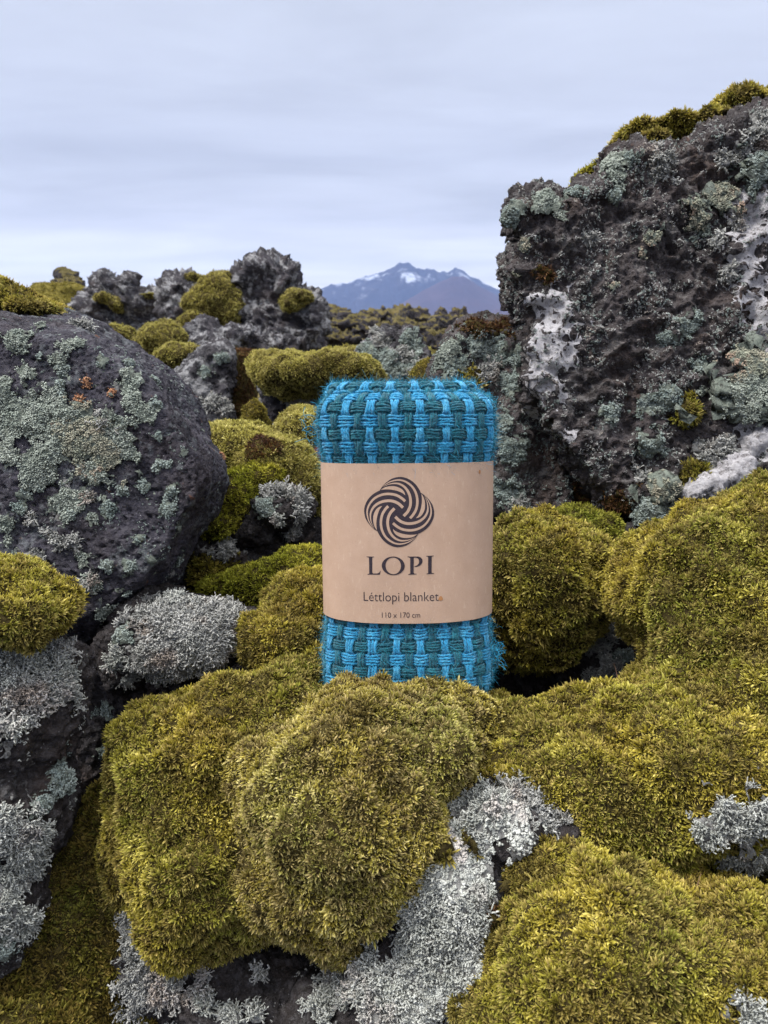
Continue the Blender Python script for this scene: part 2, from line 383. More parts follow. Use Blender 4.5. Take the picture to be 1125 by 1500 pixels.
def patch(b, px, py, r, typ, h=None, stretch=None, size=None):
    c = hit(b, px, py)
    if c is None: return
    dep = (c-CAM)@FW; Rr = r*dep/F; seed = RNG.uniform(0, 90)
    V, T, N = b['V'], b['T'], b['N']
    near = np.linalg.norm(V-c, axis=1) < Rr*2; tm = near[T].all(1); Tl = T[tm]
    if not len(Tl): return
    cen = V[Tl].mean(1); w = warp_r(cen, c, Rr, seed)+((.10+.45*pn(cen*45)+.25*pn(cen*110)) if typ == 'skin' else .12+.30*pn(cen*(33/max(1, dep)))); Ts = Tl[w < 1.0]
    if len(Ts) < 3: return
    nm = dict(moss='moss_patch', skin='white_crust', brown='dark_moss_patch').get(typ, 'lichen_patch')
    lab = dict(green='pale grey green lichen crust', tan='lichen crust tinged tan', blue='blue green lichen tuft', white='whitish branching lichen', knob='whitish knobbly lichen', grey='grey twiggy lichen', orange='rust orange lichen', moss='yellow green moss tuft', skin='smooth chalk white crust', brown='dark brown moss').get(typ)
    ids, inv = np.unique(Ts, return_inverse=True); Tn = inv.reshape(-1, 3); Vn = V[ids]; Nn = N[ids]
    if typ in ('skin', 'green', 'tan', 'white', 'knob'):
        for _ in range(4 if typ == 'skin' else 3):
            acc = np.zeros_like(Vn); cnt_ = np.bincount(Tn.ravel(), minlength=len(Vn))*2.
            for k_ in range(3):
                for a_ in range(3): acc[:, a_] += np.bincount(Tn[:, k_], Vn[Tn[:, (k_+1) % 3], a_]+Vn[Tn[:, (k_+2) % 3], a_], len(Vn))
            Vn = .5*Vn+.5*acc/cnt_[:, None]
        Vn = Vn+Nn*(.0016 if typ == 'skin' else .001)
    wv = np.clip(warp_r(Vn, c, Rr, seed), 0, 1); hh = (h if h is not None else dict(moss=.014, skin=.0004, brown=.008, orange=.0005, green=.004, tan=.005, blue=.005, white=.004, grey=.004, knob=.004).get(typ, .004))
    Vn = Vn+Nn*(hh*np.sqrt(np.clip(1-wv**2, 0, 1))*(1+.35*pn(Vn*60))+dep*.0003-.0004)[:, None]
    skin = dict(moss='soil', skin='skin_white', brown='soil').get(typ) or PT[typ][1]
    if typ == 'skin' or skin:
        o = link(nm, mesh_from(nm, Vn-b['org'], Tn, mats=[M[skin]]), b['obj'])
    else: o = None
    if typ == 'skin': o['label'] = lab; return
    k = max(1, dep)**.7
    mk, sp, sz = (dict(moss=('tuft', .0042*k, .0085*k), brown=('tuft', .0042*k, .006*k)).get(typ) or
                  dict(crust=('crust', .0036*k, .0054*k), knob=('knob', .0038*k, .0048*k), twig=('twig', .0056*k, .0100*k))[PT[typ][2]])
    if size: sz *= size
    mat = dict(moss=M.get(b.get('pm', 'moss_olive')), brown=M['moss_brown']).get(typ) or M[PT[typ][0]]
    hol = .08 if (h or 0) > .02 or typ in ('moss', 'brown') else .30
    msk = lambda Q: warp_r(Q, c, Rr, seed)+hol*pn(Q*(70/k))+hol*pn(Q*(33/k)) < (.90 if hol > .1 else 1.0)
    g = grow(b, 'lichen_tufts' if typ not in ('moss', 'brown') else 'fronds', mat, mk, sp, sz, msk, o, .4 if mk != 'twig' else .25, .1, Vn, Tn)
    if o is None:
        if g: g.name = nm; g['label'] = lab
    else: o['label'] = lab
# ------------------------------------------------------------------ the bodies, front to back
S = 'moss-grown hummocks of the lava field'
G_front = [ell(505, 1175, .93, 150, 160, .16), ell(440, 1260, .93, 92, 110, .13), ell(500, 1315, .92, 66, 66, .11), ell(620, 1085, .97, 90, 78, .12), ell(545, 1215, .93, 70, 110, .13), ell(430, 1120, .95, 80, 80, .12), ell(655, 1062, 1.0, 70, 56, .1)]
G_left = [ell(405, 1045, 1.03, 90, 72, .12), ell(340, 1080, 1.02, 120, 100, .13), ell(275, 1150, 1.0, 108, 110, .13), ell(320, 1230, .99, 115, 130, .14), ell(246, 1090, 1.02, 60, 76, .1), ell(300, 1310, .97, 76, 78, .1), ell(450, 1000, 1.12, 60, 55, .08), ell(228, 1190, 1.02, 66, 90, .1), ell(205, 1250, 1.03, 56, 90, .1)]
G_saddle = [ell(780, 1106, 1.02, 140, 66, .14), ell(690, 1078, 1.06, 110, 56, .13), ell(880, 1142, 1.0, 165, 112, .15), ell(1010, 1130, .98, 180, 140, .16), ell(590, 1080, 1.10, 120, 58, .12), ell(950, 1180, .97, 150, 95, .13)]
G_right = [ell(1075, 880, 1.12, 150, 150, .17), ell(1010, 862, 1.13, 96, 104, .14), ell(1150, 825, 1.18, 150, 125, .17), ell(1090, 990, 1.06, 150, 140, .15), ell(975, 880, 1.13, 64, 72, .08), ell(1050, 960, 1.09, 88, 110, .13), ell(1060, 1060, 1.02, 160, 120, .15), ell(1290, 900, 1.14, 150, 180, .18), ell(1300, 1090, 1.04, 150, 170, .17)]
R_front, R_left, R_saddle, R_right = merged([G_front, G_left, G_saddle, G_right], .0036, 70, .030, 5.5, 6)
front = body('moss_mound', 'rounded golden moss hummock directly in front of the blanket', 'moss', M['soil'], None, ready=R_front, group=S, fronds=('moss_pale', 0.0034, 0.0067))
left_slope = body('moss_mound', 'broad olive moss slope left of the golden hummock', 'moss', M['soil'], None, ready=R_left, group=S, fronds=('moss_gold', 0.0036, 0.0073))
saddle = body('moss_mound', 'wide yellow moss ridge running right from the foot of the blanket', 'moss', M['soil'], None, ready=R_saddle, group=S, fronds=('moss_gold', 0.0036, 0.0076))
right_mound = body('moss_mound', 'tall domed moss hummock at the right edge under the lava wall', 'moss', M['soil'], None, ready=R_right, group=S, fronds=('moss_gold', 0.0036, 0.0073))
low_left = body('moss_mound', 'shade-darkened olive moss bank at the bottom left corner', 'moss', M['soil'],
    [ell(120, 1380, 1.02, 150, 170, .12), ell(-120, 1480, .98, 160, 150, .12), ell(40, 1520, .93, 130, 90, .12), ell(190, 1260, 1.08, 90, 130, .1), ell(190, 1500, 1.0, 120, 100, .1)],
    amp=.020, freq=8, group=S, fronds=('moss_shaded', 0.0038, 0.0082))
low_right = body('moss_mound', 'lowest yellow moss hummock at the bottom right corner', 'moss', M['soil'],
    [ell(905, 1450, .80, 205, 180, .13), ell(830, 1345, .83, 95, 88, .1), ell(1120, 1480, .78, 120, 120, .1), ell(1260, 1420, .80, 150, 150, .12), ell(1060, 1430, .80, 160, 125, .12), ell(960, 1370, .84, 130, 95, .1), ell(760, 1480, .80, 70, 120, .08)],
    amp=.028, freq=7, group=S, fronds=('moss_gold', 0.0032, 0.0070))
lich_slope = body('lava_rock', 'rock cloaked in whitish lichen between the two front moss hummocks', 'rock', M['rock_dark'],
    [ell(655, 1290, .90, 98, 125, .10), ell(725, 1190, .92, 85, 62, .09), ell(620, 1420, .89, 110, 90, .10), ell(680, 1370, .88, 70, 120, .09), ell(805, 1195, .92, 62, 42, .07), ell(560, 1490, .90, 150, 60, .09)],
    kind='moss', amp=.014, freq=12)
low_rock = body('lava_rock', 'dark rough rock under the golden hummock at the bottom edge', 'rock', M['rock_dark'],
    [ell(400, 1470, .98, 150, 100, .1), ell(330, 1400, 1.0, 80, 90, .08), ell(500, 1530, .93, 170, 90, .1), ell(240, 1400, .99, 75, 110, .07)], kind='rock', amp=.012, freq=14)
strip = low_rock
g_mound = body('moss_mound', 'round moss hummock just right of the paper sleeve', 'moss', M['soil'],
    [ell(790, 862, 1.36, 108, 112, .16), ell(745, 868, 1.38, 80, 92, .12), ell(850, 850, 1.40, 50, 80, .1)], amp=.030, freq=7, group=S, fronds=('moss_gold', 0.0047, 0.0091))
g_mound2 = body('moss_mound', 'small greenish moss hummock behind the round one, against the lava wall', 'moss', M['soil'],
    [ell(855, 790, 1.52, 62, 48, .10), ell(820, 790, 1.52, 60, 38, .1)], amp=.012, freq=9, group=S, fronds=('moss_green', 0.0047, 0.0087))
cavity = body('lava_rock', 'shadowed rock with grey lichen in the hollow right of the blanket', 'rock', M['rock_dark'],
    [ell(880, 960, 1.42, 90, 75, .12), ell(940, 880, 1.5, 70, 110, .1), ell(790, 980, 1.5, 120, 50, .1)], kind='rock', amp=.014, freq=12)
h_cush = body('moss_mound', 'brownish moss cushion on the rock at the left edge', 'moss', M['soil'],
    [ell(30, 892, .92, 74, 50, .09), ell(-30, 872, .92, 92, 62, .1), ell(0, 872, .94, 66, 56, .08)], amp=.016, freq=11, group=S, fronds=('moss_gold', 0.0036, 0.0068))
m_rock = body('lava_rock', 'dark rock spattered with white lichen under the left moss cushion', 'rock', M['rock_dark'],
    [ell(20, 1040, .96, 100, 110, .1), ell(20, 1180, .95, 85, 100, .09), ell(60, 1000, .98, 68, 75, .08), ell(-10, 1320, .93, 75, 110, .08)], kind='rock', amp=.010, freq=14)
i_mound = body('moss_mound', 'bright lime moss hummock in the dip left of the blanket', 'moss', M['soil'],
    [ell(405, 862, 1.42, 80, 42, .1), ell(350, 870, 1.45, 60, 30, .08), ell(440, 850, 1.42, 60, 45, .1)], amp=.012, freq=9, group=S, fronds=('moss_lime', 0.0044, 0.0073))
i2_mound = body('moss_mound', 'moss hummock touching the lower left side of the blanket', 'moss', M['soil'],
    [ell(465, 905, 1.22, 85, 70, .1), ell(420, 940, 1.15, 70, 50, .08)], amp=.012, freq=9, group=S, fronds=('moss_gold', 0.0038, 0.0078))
j_rock = body('lava_rock', 'low rock matted with grey twiggy lichen left of the blanket', 'rock', M['rock_dark'],
    [ell(270, 935, 1.17, 98, 60, .09), ell(220, 900, 1.2, 60, 45, .08), ell(185, 960, 1.17, 40, 60, .06), ell(340, 925, 1.19, 50, 40, .06)], kind='rock', amp=.012, freq=12)
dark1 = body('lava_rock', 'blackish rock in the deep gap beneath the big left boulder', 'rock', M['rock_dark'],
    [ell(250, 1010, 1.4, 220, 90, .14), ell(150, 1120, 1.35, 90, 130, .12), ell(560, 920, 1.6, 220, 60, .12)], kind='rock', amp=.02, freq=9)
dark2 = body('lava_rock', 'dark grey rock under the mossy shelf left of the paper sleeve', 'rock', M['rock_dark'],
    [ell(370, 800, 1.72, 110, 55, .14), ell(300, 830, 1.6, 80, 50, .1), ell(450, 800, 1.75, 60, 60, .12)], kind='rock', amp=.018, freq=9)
boulder = body('lava_boulder', 'big rounded basalt boulder with pale green lichen at the left edge', 'boulder', M['rock_boulder'],
    [poly([(-180, 480), (-60, 425), (20, 448), (105, 458), (150, 478), (200, 508), (248, 560), (292, 616), (328, 668), (335, 705), (318, 752), (285, 795), (262, 850), (215, 905), (150, 960), (60, 980), (-160, 900)], 1.12, .70, .22),
     ell(110, 690, 1.42, 205, 200, .28), ell(70, 800, 1.36, 170, 140, .22)], kind='boulder', amp=.014, freq=7, smooth=12, pm='moss_gold', voxel=.0037)
bcap = body('moss_cap', None, None, M['soil'], [ell(8, 458, 1.48, 90, 26, .17), ell(-50, 448, 1.45, 110, 36, .2), ell(60, 468, 1.44, 44, 16, .12)], parent=boulder, amp=.010, freq=12, fronds=('moss_gold', 0.0044, 0.0078))
wall = body('lava_outcrop', 'tall lichen-spotted lava wall filling the right side', 'rock', M['rock_wall'],
    [poly([(765, 470), (743, 440), (747, 400), (757, 372), (763, 345), (741, 318), (749, 296), (783, 290), (811, 302), (825, 312), (833, 294), (857, 274), (885, 258), (900, 224), (935, 212), (1000, 212), (1040, 186), (1080, 168), (1125, 150), (1330, 112), (1400, 400), (1380, 800), (1000, 800), (885, 770), (765, 600), (757, 520)], 1.48, .62, .10),
     ell(1000, 600, 1.75, 190, 200, .22), ell(1080, 400, 1.8, 200, 170, .28), ell(840, 520, 1.72, 85, 170, .17), ell(1125, 690, 1.62, 130, 90, .2), ell(778, 312, 1.68, 40, 34, .08), ell(775, 400, 1.7, 36, 60, .1), ell(1010, 735, 1.68, 160, 60, .14), ell(880, 700, 1.75, 130, 95, .12)],
    kind='rock', amp=.030, freq=6, smooth=3, pm='moss_gold', voxel=.0044)
for bl, fr in (([ell(925, 212, 1.76, 32, 12, .12), ell(970, 206, 1.76, 42, 11, .13), ell(950, 214, 1.66, 30, 10, .07), ell(1005, 203, 1.74, 24, 10, .08)], 'moss_gold'), ([ell(1064, 178, 1.76, 44, 22, .13), ell(1030, 192, 1.72, 32, 15, .10), ell(1098, 168, 1.78, 24, 16, .1)], 'moss_gold'), ([ell(872, 256, 1.74, 22, 9, .08), ell(852, 266, 1.74, 16, 8, .06)], 'moss_lime'),
               ([ell(1012, 697, 1.50, 26, 22, .05)], 'moss_olive')):
    body('moss_cap', None, None, M['soil'], bl, parent=wall, amp=.008, freq=14, fronds=(fr, .0052, .0105))
body('pale_ledge', None, None, M['skin_white'], [ell(1122, 606, 1.52, 24, 44, .05, 12), ell(1098, 656, 1.50, 26, 40, .05, -20), ell(1066, 690, 1.48, 40, 24, .05, 34), ell(1028, 722, 1.46, 36, 20, .04, 26), ell(1130, 660, 1.50, 40, 50, .05)], kind='rock', parent=wall, amp=.016, freq=9, voxel=.0045)
shoulder = body('lava_outcrop', 'low lichen-covered rock shoulder between the wall and the blanket top', 'rock', M['rock_wall'],
    [poly([(775, 470), (730, 462), (690, 466), (662, 482), (645, 510), (632, 545), (640, 600), (690, 680), (720, 770), (860, 780), (800, 600)], 1.62, .4, .12), ell(735, 640, 1.72, 80, 130, .12)],
    kind='rock', amp=.018, freq=8, smooth=4, pm='moss_olive')
shelf = body('moss_mound', 'sloping mossy shelf with a dark brown patch left of the blanket', 'moss', M['soil'],
    [ell(350, 672, 1.78, 75, 52, .14), ell(405, 690, 1.72, 62, 50, .13), ell(440, 715, 1.70, 36, 52, .1), ell(300, 660, 1.82, 50, 38, .1)], amp=.014, freq=8, group=S, fronds=('moss_mid', 0.0049, 0.0084))
shelf2 = body('moss_mound', 'bright yellow green moss lobe below the sloping shelf', 'moss', M['soil'],
    [ell(345, 735, 1.62, 50, 46, .1), ell(385, 705, 1.64, 42, 26, .08), ell(320, 765, 1.58, 40, 30, .08)], amp=.010, freq=10, group=S, fronds=('moss_lime', 0.0045, 0.0078))
shelf_rock = body('lava_rock', 'lichen-fringed rock jutting out below the mossy shelf', 'rock', M['rock_dark'],
    [ell(410, 745, 1.60, 48, 34, .09), ell(370, 775, 1.62, 45, 30, .09), ell(432, 760, 1.62, 18, 38, .06)], kind='rock', amp=.012, freq=11)
red_rock = body('scoria_rock', 'dark reddish scoria rock touching the left edge of the paper sleeve', 'rock', M['rock_red'],
    [ell(468, 745, 1.78, 30, 62, .08), ell(480, 700, 1.8, 26, 50, .08)], kind='rock', amp=.012, freq=12)
r2 = body('moss_mound', 'rounded moss hummock peeking out left of the blanket top', 'moss', M['soil'],
    [ell(445, 642, 2.05, 46, 46, .12), ell(500, 660, 2.1, 50, 50, .1)], amp=.012, freq=8, group=S, fronds=('moss_mid', 0.0052, 0.0076))
cone = body('moss_mound', 'narrow upright moss cone between two grey rocks', 'moss', M['soil'],
    [ell(372, 622, 2.3, 18, 42, .06, -8), ell(380, 640, 2.3, 26, 24, .06)], amp=.010, freq=10, group=S, fronds=('moss_olive', 0.0055, 0.0076))
pillar_rock = body('lava_rock', 'pale grey rock carrying the wide moss cushion behind the blanket', 'rock', M['rock_mid'],
    [poly([(385, 560), (480, 560), (470, 640), (415, 655), (398, 620)], 2.45, .3), ell(440, 590, 2.6, 50, 36, .12)], kind='rock', amp=.03, freq=6)
slab = body('moss_mound', 'wide flat-topped moss cushion behind the blanket top left', 'moss', M['soil'],
    [ell(465, 553, 2.5, 88, 36, .2), ell(400, 538, 2.6, 38, 18, .12), ell(510, 560, 2.5, 56, 32, .18)], amp=.035, freq=5, group=S, fronds=('moss_mid', 0.0059, 0.0080))
brown_rock = body('moss_mound', 'hanging brown moss bank between the pointed rock and the flat cushion', 'moss', M['soil'],
    [ell(352, 565, 2.85, 26, 50, .1), ell(360, 530, 2.9, 38, 16, .1), ell(345, 610, 2.8, 40, 18, .1)], amp=.015, freq=6, group=S, fronds=('moss_brown', 0.0063, 0.0084))
point_rock = body('lava_rock', 'pointed grey rock standing behind the big left boulder', 'rock', M['rock_mid'],
    [poly([(238, 560), (270, 535), (303, 504), (330, 502), (342, 520), (340, 560), (335, 590), (350, 618), (300, 640), (240, 620)], 2.6, .4, .15)], kind='rock', amp=.022, freq=6, voxel=.008)
m260 = body('moss_mound', 'yellow moss hummock left of the pointed rock', 'moss', M['soil'],
    [ell(272, 528, 3.3, 42, 24, .16), ell(300, 520, 3.3, 26, 14, .1)], amp=.02, freq=5, group=S, fronds=('moss_mid', 0.0080, 0.0100))
lich_rock = body('lava_rock', 'knobbly rock furred with bluish grey lichen above the blanket', 'rock', M['rock_mid'],
    [ell(580, 540, 2.7, 42, 34, .1), ell(562, 500, 2.75, 24, 20, .08), ell(600, 505, 2.7, 18, 26, .07), ell(540, 520, 2.7, 22, 22, .07), ell(615, 535, 2.65, 18, 26, .06)], kind='rock', amp=.03, freq=6)
m640 = body('moss_mound', 'moss hummock just left of the low rock shoulder', 'moss', M['soil'],
    [ell(640, 560, 2.3, 36, 32, .1)], amp=.015, freq=6, group=S, fronds=('moss_olive', 0.0067, 0.0084))
behind = body('moss_mound', 'low moss bank running behind the bluish lichen rock', 'moss', M['soil'],
    [ell(560, 560, 3.4, 180, 42, .2), ell(500, 530, 3.6, 60, 16, .16)], amp=.03, freq=4, group=S, fronds=('moss_mid', 0.0092, 0.0104))
# mid distance, 4 m and farther
mid_a = body('moss_mound', 'rounded moss hummock below the dark tower, farthest right of the two', 'moss', M['soil'],
    [ell(238, 505, 4.6, 36, 25, .2)], amp=.055, freq=3.5, group=S, fronds=('moss_mid', 0.0109, 0.0128))
mid_b = body('moss_mound', 'small moss hummock half hidden by the big left boulder', 'moss', M['soil'],
    [ell(182, 503, 4.9, 36, 18, .2), ell(150, 500, 5, 30, 12, .2)], amp=.055, freq=3.5, group=S, fronds=('moss_mid', 0.0109, 0.0128))
low_mid = body('lava_rock', 'pale lichened rock rubble at the foot of the dark tower', 'rock', M['rock_mid'],
    [ell(300, 490, 5.3, 26, 18, .15), ell(352, 500, 5.2, 34, 26, .2), ell(400, 512, 5.3, 40, 20, .2), ell(310, 510, 5.2, 40, 20, .2)], kind='rock', amp=.07, freq=3)
tower = body('lava_tower', 'tallest craggy dark lava tower on the left skyline', 'rock', M['rock_mid'],
    [poly([(346, 512), (350, 474), (344, 447), (353, 420), (349, 400), (366, 386), (387, 381), (408, 379), (423, 390), (429, 408), (423, 426), (438, 429), (460, 435), (467, 456), (467, 516)], 6.2, 1.1, .12),
     ell(395, 405, 6.8, 28, 24, .2), ell(375, 450, 6.6, 28, 36, .2), ell(440, 465, 6.6, 34, 42, .25)], kind='rock', amp=.13, freq=2.6, smooth=2, voxel=.024)
body('moss_cap', None, None, M['soil'], [ell(436, 436, 6.2, 22, 8, .14), ell(424, 446, 6.15, 12, 8, .1)], parent=tower, amp=.05, freq=4, fronds=('moss_mid', 0.0143, 0.0176))
mcone = body('moss_mound', 'steep moss hummock leaning on the left side of the dark tower', 'moss', M['soil'],
    [ell(312, 448, 6.3, 34, 40, .25), ell(330, 416, 6.5, 24, 16, .15), ell(290, 478, 6.2, 26, 20, .2), ell(335, 460, 6.3, 24, 36, .2)], amp=.07, freq=3.2, group=S, fronds=('moss_mid', 0.0143, 0.0168))
rock265 = body('lava_outcrop', 'squat grey rock left of the steep moss hummock', 'rock', M['rock_mid'],
    [poly([(240, 492), (240, 425), (250, 410), (275, 405), (292, 415), (300, 440), (298, 492)], 7.4, .8, .12)], kind='rock', amp=.13, freq=2.8, smooth=2, voxel=.028)
body('moss_cap', None, None, M['soil'], [ell(286, 413, 7.6, 18, 5, .2)], parent=rock265, amp=.05, freq=4, fronds=('moss_mid', 0.0168, 0.0176))
ridge = body('lava_outcrop', 'jagged double-peaked rock ridge left of the squat grey rock', 'rock', M['rock_mid'],
    [poly([(105, 495), (118, 450), (134, 432), (136, 412), (150, 404), (162, 414), (168, 432), (180, 428), (186, 410), (196, 404), (202, 425), (215, 440), (240, 436), (246, 495)], 9.0, 1.1, .10)], kind='rock', amp=.17, freq=2.2, smooth=2, voxel=.034)
body('moss_cap', None, None, M['soil'], [ell(158, 440, 8.95, 18, 5, .2), ell(168, 448, 8.9, 10, 8, .12)], parent=ridge, amp=.06, freq=4, fronds=('moss_mid', 0.0202, 0.0208))
body('moss_cap', None, None, M['soil'], [ell(222, 438, 9.1, 20, 5, .25)], parent=ridge, amp=.06, freq=4, fronds=('moss_mid', 0.0202, 0.0208))
far_l = body('lava_outcrop', 'small dark rock peak farthest left on the skyline', 'rock', M['rock_far'],
    [poly([(72, 450), (84, 415), (90, 402), (104, 404), (120, 418), (132, 450)], 13, 1.2)], kind='rock', amp=.16, freq=1.4, smooth=2, voxel=.05)
m_far_l = body('moss_mound', 'flat moss bank in front of the small dark peak', 'moss', M['soil_green'],
    [ell(90, 437, 12, 48, 17, .5), ell(80, 465, 12, 70, 26, .9)], amp=.08, freq=1.5, group=S, fronds=('moss_far', 0.0286, 0.0280))
# the far lava field: single crags, each its own thing
far_spots = [(520, 470, 24, 34, 12, 'broad dark crag at the right foot of the tower'), (655, 470, 30, 24, 15, 'crag with a leaning tip under the right slope of the mountain'),
             (492, 462, 40, 22, 11, 'small crag beside the tower under the left mountain slope'), (572, 458, 42, 30, 9, 'low twin crag under the snowy summit'), (605, 462, 34, 26, 10, 'flattish crag below the summit, right of the twin crag'),
             (548, 480, 16, 26, 9, 'dark crag left above the bluish lichen rock'), (640, 497, 9, 24, 14, 'nearest crag above the low rock shoulder'), (590, 476, 20, 24, 8, 'low crag directly above the bluish lichen rock'),
             (495, 492, 12, 30, 11, 'dark crag just above the wide moss cushion'), (625, 478, 22, 20, 7, 'small dark crag between the two larger right crags'), (538, 464, 50, 18, 7, 'tiny crag on the field horizon left of the twin crag'), (676, 462, 46, 16, 10, 'tiny crag on the field horizon at the right end')]
for i, (x, y, d, rx, ry, lab) in enumerate(far_spots):
    s = d*.02
    body('lava_crag', lab, 'rock', M['rock_far'], [ell(x, y+6, d, rx, ry*.85, rx*d/F*.8), ell(x-rx*.35, y-ry*.25, d, rx*.36, ry*.7, rx*d/F*.5), ell(x+rx*.45, y-ry*.15, d, rx*.30, ry*.8, rx*d/F*.4), ell(x, y+ry, d, rx*1.5, ry*.6, rx*d/F)],
         kind='rock', amp=d*.0085, freq=36/d, smooth=2, voxel=d*.0030, seed=i*3+2, group='crags of the far lava field')

# ------------------------------------------------------------------ ground, mountain, cone
def terrain_z(x, y):
    p = np.stack([x, y, np.zeros_like(x)], 1); r = np.hypot(x, y)
    z = .10+.24*np.clip((y-1.2)/.8, 0, 1)-.35*np.clip((y-2.6)/4, 0, 1)-.1*np.clip((y-8)/20, 0, 1)
    z += .05*fbm(p*3.1, 3)*np.clip(r/2, .3, 1)+.16*np.clip((r-4)/6, 0, 1)*fbm(p*.55+4, 4)+.5*np.clip((r-25)/60, 0, 1)*np.clip(fbm(p*.06+9, 4), -.6, 1.1)
    z += .18*np.clip((r-8)/10, 0, 1)*np.clip(ridged(p*.8, 3), 0, 2)
    far = np.clip((r-150)/600, 0, 1); z = z*(1-far)+far*(-2+1.6*fbm(p*.012, 3))
    return z
nr, na = 420, 360
rad = .15*np.exp(np.linspace(0, math.log(14000/.15), nr)); ang = np.linspace(-math.pi, math.pi, na, endpoint=False)
# finer angles ahead of the camera
ang = ang+.72*np.sin(ang)*-1.0*.0 
w = np.linspace(-1, 1, na, endpoint=False); ang = math.pi*(.22*w+.78*w**3)
RR, AA = np.meshgrid(rad, ang, indexing='ij'); X = (RR*np.sin(AA)).ravel(); Y = (RR*np.cos(AA)).ravel()
V = np.stack([X, Y, terrain_z(X, Y)], 1); i, j = np.meshgrid(np.arange(nr-1), np.arange(na), indexing='ij'); j2 = (j+1) % na
Q = np.stack([(i*na+j), (i*na+j2), ((i+1)*na+j2), ((i+1)*na+j)], -1).reshape(-1, 4)
t = NT('lava_field'); geo = t.n('ShaderNodeNewGeometry'); sx = t.n('ShaderNodeSeparateXYZ'); t.l(geo.outputs['Normal'], sx.inputs[0])
mossc = t.mix(t.rng(t.noise(.6, 5, .6), .35, .65), (.10, .085, .028), (.18, .14, .05)); rockc = t.mix(t.rng(t.noise(3, 6, .7), .4, .62), (.02, .017, .018), (.075, .065, .07))
sxy = t.n('ShaderNodeSeparateXYZ'); t.l(t.tc.outputs['Object'], sxy.inputs[0]); nearf = t.rng(sxy.outputs[1], 2.6, 4.2)
mk = t.math('MULTIPLY', t.rng(t.math('ADD', t.noise(.35, 7, .62), t.math('MULTIPLY', t.noise(2.2, 5, .6), .5)), .66, .76), nearf)
col = t.mix(mk, rockc, mossc)
ground = link('ground', mesh_from('ground', V, Q, mats=[t.done(t.bsdf(col, .95, t.bump(t.noise(7, 8, .7), .9, .12), .1))])); ground['kind'] = 'structure'

def range_mesh(name, x0, x1, y0, y1, nx, ny, prof, mat, rough, seed, ridge_y=.45):
    u, v = np.meshgrid(np.linspace(0, 1, nx), np.linspace(0, 1, ny), indexing='ij'); u, v = u.ravel(), v.ravel()
    x = x0+(x1-x0)*u; y = y0+(y1-y0)*v; p = np.stack([x, y, np.zeros_like(x)], 1)/500.+seed
    h = np.interp(x+12*pn(p*2.2), [a for a, b in prof], [b for a, b in prof])
    f = np.where(v < ridge_y, v/ridge_y, (1-v)/(1-ridge_y)); f = np.clip(f, 0, 1)
    gul = ridged(p*np.array([1.3, .5, 1])*1.2+2, 4)
    z = h*(f**.95)+rough*gul*h*f*(1-f)*1.6+rough*.14*h*f*fbm(p*9, 3)
    z = np.where(f <= .001, -30, z-8)
    i, j = np.meshgrid(np.arange(nx-1), np.arange(ny-1), indexing='ij'); a = i*ny+j
    Q = np.stack([a, a+ny, a+ny+1, a+1], -1).reshape(-1, 4)
    o = link(name, mesh_from(name, np.stack([x, y, z], 1), Q, mats=[mat])); o['kind'] = 'structure'; return o
D = 8000.
def mx(px, d): return (600+(px-600)*1.06-562.5)/F*d*1.0
def mz(py, d): return (465-py)/F*d*1.0
def pr(pts, d): return [(mx(a, d), mz(b, d)) for a, b in pts]
t = NT('mountain_rock'); geo = t.n('ShaderNodeNewGeometry'); sx = t.n('ShaderNodeSeparateXYZ'); t.l(geo.outputs['Position'], sx.inputs[0]); sn = t.n('ShaderNodeSeparateXYZ'); t.l(geo.outputs['Normal'], sn.inputs[0])
n1 = t.noise(.006, 9, .68, t.tc.outputs['Object'])
sm = t.rng(t.math('ADD', t.math('ADD', t.math('MULTIPLY', t.math('MINIMUM', sx.outputs[2], 300.), .0011), t.math('MULTIPLY', n1, 1.9)), t.math('MULTIPLY', sn.outputs[2], .35)), 1.64, 1.84)
rc = t.mix(t.rng(t.noise(.004, 5), .4, .6), (.014, .018, .038), (.022, .024, .042))
M['mountain'] = t.done(t.bsdf(t.mix(sm, rc, (.34, .37, .44)), .9, None, .1))
t = NT('cone_scoria'); M['cone'] = t.done(t.bsdf(t.mix(t.rng(t.noise(.004, 5), .35, .65), (.032, .022, .034), (.050, .032, .042)), .95, None, .1))
mountain = range_mesh('mountain', mx(440, D), mx(830, D), D-900, D+1400, 260, 150,
    pr([(400, 470), (440, 462), (470, 436), (478, 428), (492, 424), (498, 421), (515, 420), (532, 414), (550, 408), (562, 405), (575, 399), (583, 394), (592, 392), (602, 397), (612, 401), (622, 400), (632, 404), (648, 405), (656, 399), (664, 401), (672, 408), (690, 417), (712, 428), (738, 440), (780, 458), (830, 470)], D), M['mountain'], .24, 3.3, .30)
cone_hill = range_mesh('hill', mx(520, 6500), mx(840, 6500), 6500-600, 6500+800, 140, 90,
    pr([(520, 470), (560, 462), (600, 438), (640, 416), (655, 409), (668, 408), (690, 421), (720, 436), (760, 452), (840, 470)], 6500), M['cone'], .12, 8.1)
front_hill = range_mesh('hill', mx(660, 5000), mx(900, 5000), 5000-400, 5000+600, 90, 60,
    pr([(660, 470), (700, 458), (730, 450), (760, 446), (800, 450), (900, 470)], 5000), M['cone'], .12, 5.1)
low_hill = range_mesh('hill', mx(-400, 3500), mx(1700, 3500), 3300, 4100, 200, 40,
    pr([(-400, 462), (0, 459), (300, 460), (500, 459), (620, 461), (760, 458), (1100, 459), (1700, 462)], 3500), M['cone'], .3, 1.1)
HAZE = .00007
